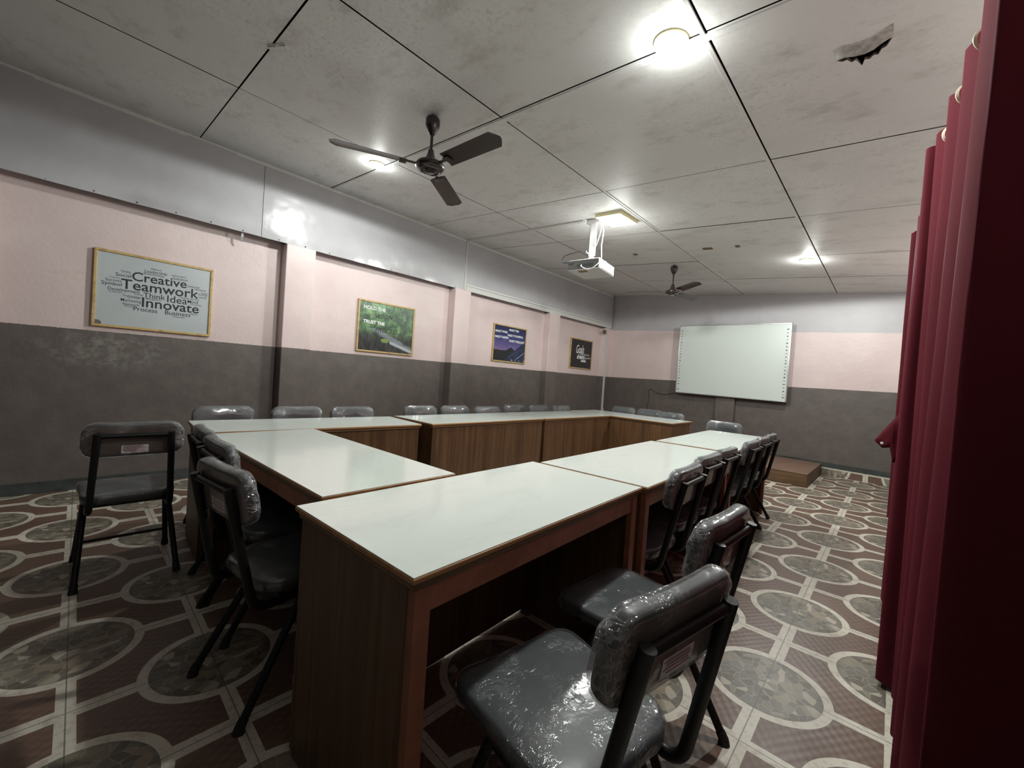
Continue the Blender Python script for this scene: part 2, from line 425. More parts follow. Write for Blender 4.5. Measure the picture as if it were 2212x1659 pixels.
# upper grey panels with dents and screw heads
seams = (-8.9, -.88, 5.93, 12.75, 17.15)
for i, (a, b_) in enumerate(zip(seams, seams[1:])):
    ny = max(4, int((b_-a)*10)); nz = 18; bm = bmesh.new(); g = []
    y0, y1, z0, z1 = (a+.006)*T, (b_-.006)*T, 6.18*T, 8.03*T
    for j in range(ny+1):
        col = []
        for q in range(nz+1):
            y = y0 + (y1-y0)*j/ny; z = z0 + (z1-z0)*q/nz
            ed = min(j, ny-j)/4.0; eb = q/6.0
            d = .006*noise.noise(Vector((y*1.3, z*2.0, 4.2)))*min(1, ed)
            d += .012*noise.noise(Vector((y*4.0, z*6, 1.0)))*max(0, 1-eb)
            col.append(bm.verts.new((XP*T + d, y, z)))
        g.append(col)
    for j in range(ny):
        for q in range(nz): bm.faces.new((g[j][q], g[j+1][q], g[j+1][q+1], g[j][q+1]))
    for f in bm.faces: f.smooth = True
    n = int((b_-a)/.62)
    for k in range(n):
        y = y0 + .03 + (y1-y0-.06)*(k+.5)/n
        vs = bmesh.ops.create_circle(bm, cap_ends=True, radius=.0055, segments=8, matrix=Matrix.Translation((XP*T+.013, y, z0+.014)) @ Matrix.Rotation(PI/2, 4, 'Y'))['verts']
        for f in {f for v in vs for f in v.link_faces}: f.material_index = 1
    o = obj('trim_%d' % (i+7), bm, [M['upper'], M['gap']]); struct(o)
    # keep grid normals facing the room
    md = o.modifiers.new('thick', 'SOLIDIFY'); md.thickness = .012; md.offset = -1; o.modifiers.new('split', 'EDGE_SPLIT').split_angle = math.radians(40)
# near-black strips behind the panels; the lower paints the shadow at their foot
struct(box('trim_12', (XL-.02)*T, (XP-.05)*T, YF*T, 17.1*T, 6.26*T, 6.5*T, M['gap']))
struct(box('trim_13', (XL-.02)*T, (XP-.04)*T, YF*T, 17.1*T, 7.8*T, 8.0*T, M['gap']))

# ceiling boards with open joints, following the slope
xs = [-11.75, -7.97, -4.42, -1.05, 1.95]
xnear = xs
ysl = [-9.2, -5.4, -2.24, .80, 4.2, 7.22, 10.6, 13.4, 17.9]
bm = bmesh.new(); gp = .012
HOLE = [(.05,2.06),(.10,2.10),(.14,2.09),(.18,2.16),(.22,2.14),(.27,2.28),(.30,2.18),(.34,2.20),(.38,2.15),(.42,2.16),(.45,2.08),(.49,2.06),(.54,1.94),(.46,1.95),(.38,1.97),(.30,1.99),(.22,2.00),(.13,2.00)]
for i in range(len(xs)-1):
    for j in range(len(ysl)-1):
        x0, x1, y0, y1 = xs[i]+gp, xs[i+1]-gp, ysl[j]+gp, ysl[j+1]-gp
        dz = rnd.uniform(-.004, .004)
        if x0 < .3 < x1 and y0 < 2.1 < y1:
            out = [bm.verts.new((x*T, y*T, cz(x)*T)) for x, y in ((x0,y0),(x1,y0),(x1,y1),(x0,y1))]
            inn = [bm.verts.new((x*T, y*T, cz(x)*T)) for x, y in HOLE]
            ed = [bm.edges.new((l[k], l[(k+1) % len(l)])) for l in (out, inn) for k in range(len(l))]
            bmesh.ops.triangle_fill(bm, use_beauty=True, edges=ed)
            up = [bm.verts.new((x*T, y*T, cz(x)*T+.012)) for x, y in HOLE]
            for k in range(len(HOLE)):
                f = bm.faces.new((inn[k], inn[(k+1) % len(HOLE)], up[(k+1) % len(HOLE)], up[k])); f.material_index = 2
            continue
        nx, ny = 6, 6; g = []
        for a in range(nx+1):
            row = []
            for b_ in range(ny+1):
                x = x0+(x1-x0)*a/nx; y = y0+(y1-y0)*b_/ny
                sag = 0
                row.append(bm.verts.new((x*T, y*T, cz(x)*T + dz*T - abs(sag))))
            g.append(row)
        for a in range(nx):
            for b_ in range(ny):
                bm.faces.new((g[a][b_], g[a][b_+1], g[a+1][b_+1], g[a+1][b_]))
        ring = [g[a][0] for a in range(nx+1)] + [g[nx][b_] for b_ in range(1, ny+1)] + [g[a][ny] for a in range(nx-1, -1, -1)] + [g[0][b_] for b_ in range(ny-1, 0, -1)]
        top = [bm.verts.new(v.co + Vector((0, 0, .012))) for v in ring]
        for k in range(len(ring)):
            k2 = (k+1) % len(ring); bm.faces.new((ring[k], ring[k2], top[k2], top[k])).material_index = 1
# dark void above the boards
vs = [bm.verts.new((x*T, y*T, cz(x)*T + h)) for h in (.05, .10) for x, y in ((-12,-9.3),(1.95,-9.3),(1.95,17.95),(-12,17.95))]
for f in ((0,1,2,3), (4,7,6,5), (0,4,5,1), (1,5,6,2), (2,6,7,3), (3,7,4,0)): bm.faces.new([vs[i] for i in f]).material_index = 1
ceiling = struct(obj('ceiling', bm, [M['ceil'], M['gap'], M['tornin']]))
# torn lip of board hanging at the hole
bm = bmesh.new(); g = []
lip = [(.04,2.06),(.12,2.03),(.22,2.05),(.30,2.05),(.38,2.03),(.46,1.98),(.55,1.935)]
for k in range(7):
    row = []; t = k/6
    for q, (x, y) in enumerate(lip):
        w_ = t*t*.028*math.sin(PI*(q+.15)/6.3)
        row.append(bm.verts.new(((x + .012*noise.noise(Vector((x*7, t*3, 5))))*T, (y - .22 + .200*t + (.03*noise.noise(Vector((x*16, 2, 2))) if k == 6 else 0))*T, (cz(x) - .0005 - w_)*T)))
    g.append(row)
for a, b_ in zip(g, g[1:]):
    for k in range(6): bm.faces.new((a[k], a[k+1], b_[k+1], b_[k]))
obj('torn_flap', bm, M['tornflap'], ceiling, solid=.003, smooth=True)
# pale cover battens along two joints
def batten(name, pts, w, h):
    bm = bmesh.new()
    for (x0, y0), (x1, y1) in zip(pts, pts[1:]):
        d = Vector((x1-x0, y1-y0)).normalized(); n = Vector((-d.y, d.x))*w*.5
        v = []
        for dz in (0, -h):
            for px, py in ((x0, y0), (x1, y1)):
                for s in (1, -1): v.append(bm.verts.new(((px+s*n.x)*T, (py+s*n.y)*T, (cz(px)+.01+dz)*T)))
        for f in ((0,1,3,2), (4,6,7,5), (0,2,6,4), (1,5,7,3), (0,4,5,1), (2,3,7,6)): bm.faces.new([v[i] for i in f])
    return struct(obj(name, bm, M['ceil'], bevel=.002))
batten('trim_14', [(-11.4,.885), (1.5,.885)], .10, .03)
batten('trim_15', [(-4.375,1.0), (-4.375,16.3)], .055, .02)
batten('trim_16', [(-1.09,-8), (-1.09,16.0)], .05, .02)
# cornice where ceiling meets left panels
struct(box('trim_17', (XP-.02)*T, (XP+.035)*T, YF*T, 17.05*T, 8.0*T, 8.075*T, M['ceil']))
# skirtings
struct(box('baseboard_left', (XL-.01)*T, (XL+.035)*T, YF*T, 17.2*T, 0, .23*T, M['skirtpaint'], bevel=.003))
bm = bmesh.new(); add_box(bm, 8.4*T, 13.5*T, -.05*T, .02*T, 0, .30*T)
struct(obj('baseboard_back', bm, M['skirt'], loc=on_back(0, 0, 0), rot=(0, 0, ab)))
bm = bmesh.new(); add_box(bm, 0*T, 13.5*T, -.03*T, .02*T, .30*T, .48*T)
struct(obj('trim_18', bm, M['skirtpaint'], loc=on_back(0, 0, 0), rot=(0, 0, ab)))

# ------------------------------------------------------------------ text meshes
def text_bm(bm, s, p0, p1, mi=0, bold=0.0, shear=0.0, plane=None, hscale=1.0):
    """adds flat lettering from baseline point p0 to p1 (2-D, metres) in the x-y plane"""
    cu = bpy.data.curves.new('lettering', 'FONT'); cu.body = s; cu.size = 1; cu.offset = bold; cu.shear = shear; cu.resolution_u = 3
    to = bpy.data.objects.new('lettering_tmp', cu); COL.objects.link(to)
    bpy.context.view_layer.update()
    me = bpy.data.meshes.new_from_object(to.evaluated_get(bpy.context.evaluated_depsgraph_get()))
    bpy.data.objects.remove(to); bpy.data.curves.remove(cu)
    if not me.vertices: return
    x0 = min(v.co.x for v in me.vertices); x1 = max(v.co.x for v in me.vertices)
    d = Vector((p1[0]-p0[0], p1[1]-p0[1])); k = d.length/(x1-x0); a = math.atan2(d.y, d.x)
    mt = Matrix.Translation((p0[0], p0[1], 0)) @ Matrix.Rotation(a, 4, 'Z') @ Matrix.Diagonal((k, k*hscale, 1, 1)) @ Matrix.Translation((-x0, 0, 0))
    me.transform(mt); nf = len(bm.faces); bm.from_mesh(me); bm.faces.ensure_lookup_table()
    for f in bm.faces[nf:]: f.material_index = mi
    bpy.data.meshes.remove(me)

# ------------------------------------------------------------------ posters on the left wall
def poster(y0, y1, z0, z1, label, print_mat, tilt=0.0):
    """framed print; local x runs to the right along the wall, local y up, local z into the room"""
    w, h = (y1-y0)*T, (z1-z0)*T
    root = thing('poster', label, 'poster', group='framed posters on the left wall')
    root.matrix_world = Matrix.Translation(((XL+.012)*T, (y0+y1)/2*T, (z0+z1)/2*T)) @ Matrix.Rotation(PI/2, 4, 'Z') @ Matrix.Rotation(PI/2, 4, 'X') @ Matrix.Rotation(tilt, 4, 'Z')
    fw, d = .022, .026
    bm = bmesh.new()
    for (a, b_, c, e) in ((-w/2, w/2, h/2-fw, h/2), (-w/2, w/2, -h/2, -h/2+fw), (-w/2, -w/2+fw, -h/2+fw, h/2-fw), (w/2-fw, w/2, -h/2+fw, h/2-fw)):
        add_box(bm, a, b_, c, e, 0, d)
    obj('frame', bm, M['frame'], root, bevel=.004)
    bm = bmesh.new(); add_box(bm, -w/2+fw*.8, w/2-fw*.8, -h/2+fw*.8, h/2-fw*.8, .004, d-.010)
    pr = obj('print', bm, print_mat, root)
    return root, pr, w-2*fw, h-2*fw, d-.0095
def lettering(root, words, w, h, z, mats, name='lettering'):
    if name == 'lettering_line':
        for wd in words: lettering(root, [wd], w, h, z, mats, 'lettering')
        return
    bm = bmesh.new()
    for wd in words:
        s, (u0, v0), (u1, v1) = wd[0], wd[1], wd[2]; kw = wd[3] if len(wd) > 3 else {}
        text_bm(bm, s, ((u0-.5)*w, (.5-v0)*h), ((u1-.5)*w, (.5-v1)*h), **kw)
    o = obj(name, bm, mats, root); o.location = (0, 0, z); return o

WORDS = {'cloud': [('Creative', (0.2802, 0.3338), (0.7698, 0.3246), {'bold': 0.012}), ('Teamwork', (0.1927, 0.4684), (0.8918, 0.4558), {'bold': 0.012}),
           ('Innovate', (0.3733, 0.6916), (0.9007, 0.6877), {'bold': 0.012}), ('Think', (0.3827, 0.5547), (0.5759, 0.5523), {'bold': 0.004}),
           ('Idea', (0.5943, 0.5753), (0.7819, 0.5737), {'bold': 0.004}), ('Leadership', (0.3838, 0.1895), (0.5823, 0.1837), {'bold': 0.004}),
           ('Alliance', (0.4349, 0.1387), (0.5305, 0.1342), {'bold': 0.004}), ('Brainstorming', (0.3777, 0.2191), (0.5535, 0.2172), {'bold': 0.004}),
           ('Unity', (0.1893, 0.2438), (0.2699, 0.2418), {'bold': 0.004}), ('Social', (0.1461, 0.3076), (0.2721, 0.3039), {'bold': 0.004}),
           ('Success', (0.0686, 0.3927), (0.1943, 0.3858), {'bold': 0.004}), ('Symbol', (0.0375, 0.4486), (0.1987, 0.4436), {'bold': 0.004}),
           ('Development', (0.0884, 0.5129), (0.3525, 0.5121), {'bold': 0.004}), ('Information', (0.6275, 0.1778), (0.7615, 0.1732), {'bold': 0.004}),
           ('Solution', (0.6395, 0.2256), (0.7763, 0.2193), {'bold': 0.004}), ('Internet', (0.7795, 0.3039), (0.8966, 0.2994), {'bold': 0.004}),
           ('Harmony', (0.8496, 0.3329), (0.9604, 0.3291), {'bold': 0.004}), ('Team', (0.9105, 0.3772), (0.9786, 0.375), {'bold': 0.004}),
           ('Synergy', (0.8844, 0.4031), (0.9796, 0.4001), {'bold': 0.004}), ('Union', (0.8942, 0.4465), (0.973, 0.4429), {'bold': 0.004}),
           ('Outside the Box', (0.711, 0.4909), (0.9012, 0.4898), {'bold': 0.004}), ('Mind', (0.786, 0.5453), (0.8871, 0.5445), {'bold': 0.004}),
           ('Partnership', (0.8134, 0.5703), (0.9234, 0.5721), {'bold': 0.004}), ('Marketing', (0.1967, 0.6452), (0.3669, 0.646), {'bold': 0.004}),
           ('Technology', (0.2079, 0.576), (0.3644, 0.5782), {'bold': 0.004}), ('Common', (0.0983, 0.5417), (0.2044, 0.541), {'bold': 0.004}),
           ('Network', (0.2145, 0.6966), (0.3544, 0.6962), {'bold': 0.004}), ('Process', (0.3049, 0.7608), (0.5115, 0.76), {'bold': 0.004}),
           ('Business', (0.5811, 0.7624), (0.8206, 0.7593), {'bold': 0.004}), ('Effort', (0.8245, 0.7223), (0.8859, 0.7231), {'bold': 0.004}),
           ('Investment', (0.6555, 0.7918), (0.7664, 0.7901), {'bold': 0.004}), ('Creativity', (0.0958, 0.3431), (0.1836, 0.3411), {'bold': 0.004}),
           ('Management', (0.4098, 0.5763), (0.5418, 0.5759), {'bold': 0.004}), ('Planning', (0.2268, 0.7192), (0.2987, 0.7194), {'bold': 0.004}),
           ('Good ideas', (0.2499, 0.5915), (0.3412, 0.5906), {'bold': 0.004}), ('Strategy', (0.3038, 0.5347), (0.3819, 0.5345), {'bold': 0.004})],
 'goals': [('Goals', (0.2482, 0.483), (0.6266, 0.4668), {'bold': 0.01, 'hscale': 1.9, 'shear': 0.3}), ('may give focus, but', (0.4226, 0.5344), (0.8953, 0.5326), {'hscale': 1.4, 'shear': 0.3}),
           ('dreams', (0.3, 0.6773), (0.6808, 0.6672), {'bold': 0.03, 'hscale': 1.35, 'shear': 0.3}), ('give power', (0.6918, 0.6502), (0.9681, 0.6399), {'hscale': 1.4, 'shear': 0.3}),
           ('-', (0.5164, 0.7786), (0.7279, 0.7798), {'hscale': 0.25}), ('-', (0.4974, 0.8478), (0.7461, 0.8467), {'hscale': 0.3})],
 'make': [('MAKE IT BIG', (0.4466, 0.1089), (0.7592, 0.1049), {'bold': 0.03, 'hscale': 1.15}), ('MAKE IT WORK.', (0.0266, 0.1934), (0.4075, 0.1861), {'bold': 0.03, 'hscale': 1.15}),
          ('MAKE IT POWERFUL.', (0.4101, 0.2668), (0.9218, 0.2632), {'bold': 0.03, 'hscale': 1.15}), ('MAKE IT HAPPEN.', (0.0229, 0.3524), (0.4513, 0.3481), {'bold': 0.03, 'hscale': 1.15}),
          ('MAKE IT BRILLIANT', (0.4697, 0.4233), (0.9707, 0.4228), {'bold': 0.03, 'hscale': 1.15})],
 'vision': [('HOLD THE', (0.0679, 0.1461), (0.4592, 0.1561), {'bold': 0.02}), ('VISION', (0.2754, 0.3081), (0.5989, 0.3003), {'bold': 0.015, 'mi': 1, 'shear': 0.25}),
            ('TRUST THE', (0.0664, 0.4363), (0.4513, 0.446), {'bold': 0.035}), ('PROCESS', (0.2871, 0.5917), (0.7095, 0.6), {'bold': 0.015, 'mi': 1, 'shear': 0.25})]}
r1 = poster(-3.858, -1.796, 3.482, 5.137, 'pale grey framed poster with a black word cloud reading Creative Teamwork Innovate', M['poster'])
lettering(r1[0], WORDS['cloud'], r1[2], r1[3], r1[4], M['black'])
bm = bmesh.new()                                             # curled dark corner of the print
vs = [bm.verts.new(p) for p in ((-r1[2]/2, -r1[3]/2, 0), (-r1[2]/2+.042, -r1[3]/2, 0), (-r1[2]/2+.038, -r1[3]/2+.022, .002), (-r1[2]/2+.02, -r1[3]/2+.034, .003), (-r1[2]/2, -r1[3]/2+.034, .001))]
bm.faces.new(vs); cn = obj('curled_corner', bm, plain('brown_backing', (.16,.14,.125), .7), r1[0]); cn.location = (0, 0, r1[4])

def forest_mat():
    m, nt, b = new_mat('forest_stream_print'); k = NB(nt); co = k.coords(); P = k.xyz(co)
    n = k.noise(co, 9, 8, .7); n2 = k.noise(k.mapping(co, (1.4, .6, 1)), 14, 6, .7)
    v = P[1]
    base = k.ramp(n, [(.32, (.008,.018,.010)), (.45, (.022,.070,.028)), (.55, (.075,.19,.065)), (.66, (.26,.42,.17))])
    lt = k.smooth(k.m('SUBTRACT', v, k.m('MULTIPLY', k.m('ABSOLUTE', k.m('ADD', P[0], .10)), .9)), .02, .28)
    base = k.mix(k.m('MULTIPLY', lt, k.smooth(n2, .35, .62)), base, (.22,.42,.20,1))
    low = k.smooth(v, .02, -.16)
    rock = k.mix(k.smooth(n2, .40, .65), (.006,.008,.008,1), (.040,.048,.045,1))
    base = k.mix(low, base, rock)
    # stream running down to the right
    c = k.m('ADD', k.m('ADD', v, .10), k.m('MULTIPLY', P[0], .42))
    wob = k.m('MULTIPLY', k.m('SUBTRACT', k.noise(co, 5, 3), .5), .10)
    dist = k.m('ABSOLUTE', k.m('ADD', c, wob))
    water = k.mix(k.noise(k.mapping(co, (6, 40, 1), (0,0,0), (0,0,.4)), 1, 4), (.02,.035,.045,1), (.48,.55,.60,1))
    st = k.m('MULTIPLY', k.m('SUBTRACT', 1.0, k.smooth(dist, .015, .06)), k.m('LESS_THAN', v, -.02))
    base = k.mix(k.m('MULTIPLY', st, .75), base, water)
    c2 = k.m('ADD', k.m('ADD', v, .225), k.m('MULTIPLY', k.m('SUBTRACT', P[0], .2), .30))
    st2 = k.m('MULTIPLY', k.m('SUBTRACT', 1.0, k.smooth(k.m('ABSOLUTE', c2), .008, .03)), k.m('GREATER_THAN', P[0], .05))
    base = k.mix(k.m('MULTIPLY', st2, .8), base, (.50,.56,.60,1))
    mx = k.m('MULTIPLY', k.m('ADD', P[0], .02), .75); my = k.m('MULTIPLY', k.m('ADD', v, .165), 1.6)
    moss = k.m('SUBTRACT', 1.0, k.smooth(k.m('SQRT', k.m('ADD', k.m('MULTIPLY', mx, mx), k.m('MULTIPLY', my, my))), .035, .055))
    base = k.mix(moss, base, k.mix(k.noise(co, 40, 3), (.05,.11,.02,1), (.30,.42,.10,1)))
    k.link(base, b.inputs['Base Color']); b.inputs['Roughness'].default_value = .3
    return m
r2 = poster(1.963, 4.030, 3.49, 5.15, 'green forest stream poster reading Hold the Vision Trust the Process', forest_mat())
lettering(r2[0], WORDS['vision'], r2[2], r2[3], r2[4], [M['white'], M['darkink']], 'lettering_line')

def night_mat():
    m, nt, b = new_mat('night_mountain_print'); k = NB(nt); co = k.coords(); P = k.xyz(co); v = P[1]; u = P[0]
    sky = k.ramp(k.m('ADD', .5, k.m('MULTIPLY', v, 1.55)), [(.22, (.30,.17,.28)), (.40, (.13,.09,.26)), (.62, (.035,.040,.16)), (.95, (.012,.016,.07))])
    sky = k.mix(k.m('MULTIPLY', k.smooth(k.noise(co, 6, 6, .7), .5, .72), k.m('SUBTRACT', 1.0, k.smooth(v, .0, .18))), sky, (.17,.14,.42,1))
    star = k.smooth(k.noise(co, 160, 2, .5), .74, .80); sky = k.mix(k.m('MULTIPLY', star, .7), sky, (.6,.6,.75,1))
    j = k.m('MULTIPLY', k.m('SUBTRACT', k.noise(k.comb(u, 0.0, 0.0), 24, 5, .6), .5), .06)
    peak = k.m('SUBTRACT', -.045, k.m('MULTIPLY', k.m('ABSOLUTE', k.m('SUBTRACT', u, .03)), .55))
    ridge = k.m('ADD', k.m('MAXIMUM', peak, -.115), j)
    far = k.m('LESS_THAN', v, ridge)
    ridge2 = k.m('ADD', k.m('ADD', -.19, k.m('MULTIPLY', u, .72)), k.m('MULTIPLY', j, .6))
    near = k.m('LESS_THAN', v, ridge2)
    col = k.mix(far, sky, (.008,.008,.012,1))
    col = k.mix(near, col, k.mix(k.smooth(k.noise(co, 16, 4), .4, .7), (.012,.016,.045,1), (.035,.045,.12,1)))
    road = k.m('MULTIPLY', k.m('LESS_THAN', k.m('ABSOLUTE', k.m('SUBTRACT', v, k.m('ADD', -.36, k.m('MULTIPLY', u, .62)))), .007), k.m('GREATER_THAN', u, .17))
    col = k.mix(road, col, (.20,.30,.55,1))
    lx = k.m('LESS_THAN', k.m('ABSOLUTE', k.m('SUBTRACT', v, -.272)), .008)
    ln = k.m('MULTIPLY', lx, k.m('GREATER_THAN', k.noise(k.comb(u, 0.0, 0.0), 22, 2), .56))
    col = k.mix(k.m('MULTIPLY', ln, k.m('GREATER_THAN', u, -.05)), col, (.75,.75,.65,1))
    k.link(col, b.inputs['Base Color']); b.inputs['Roughness'].default_value = .3
    return m
r3 = poster(7.92, 10.03, 3.615, 5.22, 'dark blue night mountain poster with white lines beginning Make it big', night_mat(), -.004)
lettering(r3[0], WORDS['make'], r3[2], r3[3], r3[4], M['white'], 'lettering_line')
r4 = poster(13.57, 15.66, 3.68, 5.28, 'black framed poster with small white Goals and dreams lettering near the corner', M['blackposter'], -.004)
lettering(r4[0], WORDS['goals'], r4[2], r4[3], r4[4], M['white'], 'lettering_line')

# ------------------------------------------------------------------ tables
TZ = 1.92*T
def rounded_slab(bm, w, d, z0, z1, ins):
    add_box(bm, -w/2+ins, w/2-ins, -d/2+ins, d/2-ins, z0, z1)
def table(cx, cy, L, W, rot, label):
    """local +-x: ends, -y: open sitting side, +y: closed panel towards the middle of the ring"""
    L *= T; W *= T
    t = thing('conference_table', label, 'table', (cx*T, cy*T, 0), rot, 'conference tables in a ring')
    bm = bmesh.new(); rounded_slab(bm, L, W, TZ-.003, TZ, .0035); obj('laminate_top', bm, M['marble'], t)
    bm = bmesh.new(); rounded_slab(bm, L, W, TZ-.016, TZ-.0025, 0); obj('edge_lipping', bm, M['edge'], t, bevel=.003)
    bm = bmesh.new(); rounded_slab(bm, L, W, TZ-.036, TZ-.0165, .008); obj('moulding', bm, M['veneerh'], t, bevel=.006)
    ov = .017; th = .018; pw = .045
    x0, x1, y0, y1 = -L/2+ov, L/2-ov, -W/2+ov, W/2-ov
    top = TZ-.0365
    for s in (-1, 1):
        xa, xb = (x0, x0+th) if s < 0 else (x1-th, x1)
        box('end_panel', xa, xb, y0+.022, y1-th-.001, .004, top, M['veneer'], t, bevel=.001)
        xa, xb = (x0, x0+pw) if s < 0 else (x1-pw, x1)
        box('front_post', xa, xb, y0-.004, y0+.021, 0, top+.012, M['orange'], t, bevel=.0015)
        xa, xb = (x0, x0+pw) if s < 0 else (x1-pw, x1)
        box('rear_foot', xa+.019 if s < 0 else xa, xb if s < 0 else xb-.019, y1-th-.046, y1-th-.001, 0, .05, M['inside'], t)
    box('apron', x0+pw+.001, x1-pw-.001, y0, y0+.020, top-.062, top+.004, M['orange'], t, bevel=.001)
    box('modesty_panel', x0, x1, y1-th, y1, .016, top, M['veneer'], t, bevel=.001)
    return t
R = math.radians
table(-1.795, -1.345, 2.97, 1.50, R(92.6), 'white topped table nearest the camera with an orange brown post and apron')
table(-4.40, -1.96, 3.60, 1.45, R(1.9), 'white topped table running crosswise at the left front with three chairs on its near side')
table(-6.92, -.97, 3.62, 1.36, R(-92.6), 'first white topped table of the left row, meeting the crosswise front table')
table(-6.89, 2.93, 3.80, 1.48, R(-89.2), 'middle white topped table of the left row with a dark gap at its near end')
table(-6.93, 6.66, 3.55, 1.50, R(-90), 'far white topped table of the left row, next to the back corner table')
table(-5.96, 9.33, 3.78, 1.66, R(180), 'white topped table running crosswise at the back left in front of three chairs')
table(-1.885, 2.06, 3.76, 1.46, R(92.6), 'middle white topped table of the right row behind the nearest table')
table(-2.03, 6.0, 3.84, 1.43, R(92.4), 'far white topped table of the right row towards the whiteboard and podium')

# ------------------------------------------------------------------ chairs
def pad(bm, outline, z0, z1, crown=.006, r=.014, nz=5):
    """cushion from a closed outline (x,y): rounded rim, slightly crowned top"""
    c = sum((Vector(p) for p in outline), Vector((0, 0))) / len(outline)
    rings = []; hz = (z1-z0)/2; zm = (z0+z1)/2
    prof = []
    for k in range(nz+1):
        a = -PI/2 + PI*k/nz; prof.append((r*(1-math.cos(a)), zm + hz*math.sin(a)))
    for ins, z in prof:
        ring = []
        for p in outline:
            p = Vector(p); d = (c-p); ring.append(bm.verts.new((*(p + d.normalized()*ins), z)))
        rings.append(ring)
    for s, zz in ((.72, z1+crown*.7), (.36, z1+crown)):
        rings.append([bm.verts.new((*(c + (Vector(p)-c)*s), zz)) for p in outline])
    n = len(outline)
    for a, b_ in zip(rings, rings[1:]):
        for k in range(n): bm.faces.new((a[k], a[(k+1) % n], b_[(k+1) % n], b_[k])).smooth = True
    bm.faces.new(list(reversed(rings[0]))); bm.faces.new(rings[-1])
def rrect(hw, h0, h1, rads, n=7):
    """rounded rectangle; rads = radii at (+,h1), (-,h1), (-,h0), (+,h0)"""
    out = []
    cs = ((hw, h1, 0, rads[0]), (-hw, h1, PI/2, rads[1]), (-hw, h0, PI, rads[2]), (hw, h0, 1.5*PI, rads[3]))
    for x, y, a0, r in cs:
        cx = x - r*(1 if x > 0 else -1); cy = y - r*(1 if y == h1 else -1)
        for k in range(n+1):
            a = a0 + PI/2*k/n; out.append((cx + r*math.cos(a), cy + r*math.sin(a)))
    # densify the straight runs
    o2 = []
    for i, p in enumerate(out):
        q = out[(i+1) % len(out)]; o2.append(p); d = math.dist(p, q)
        m = int(d/.03)
        for k in range(1, m): o2.append((p[0]+(q[0]-p[0])*k/m, p[1]+(q[1]-p[1])*k/m))
    return o2
def taper(o, k): return [(x*(1 + k*y), y) for x, y in o]
BACKM = Matrix.Translation((0, -.268, .748)) @ Matrix.Rotation(R(8), 4, 'X') @ Matrix.Rotation(PI/2, 4, 'X')
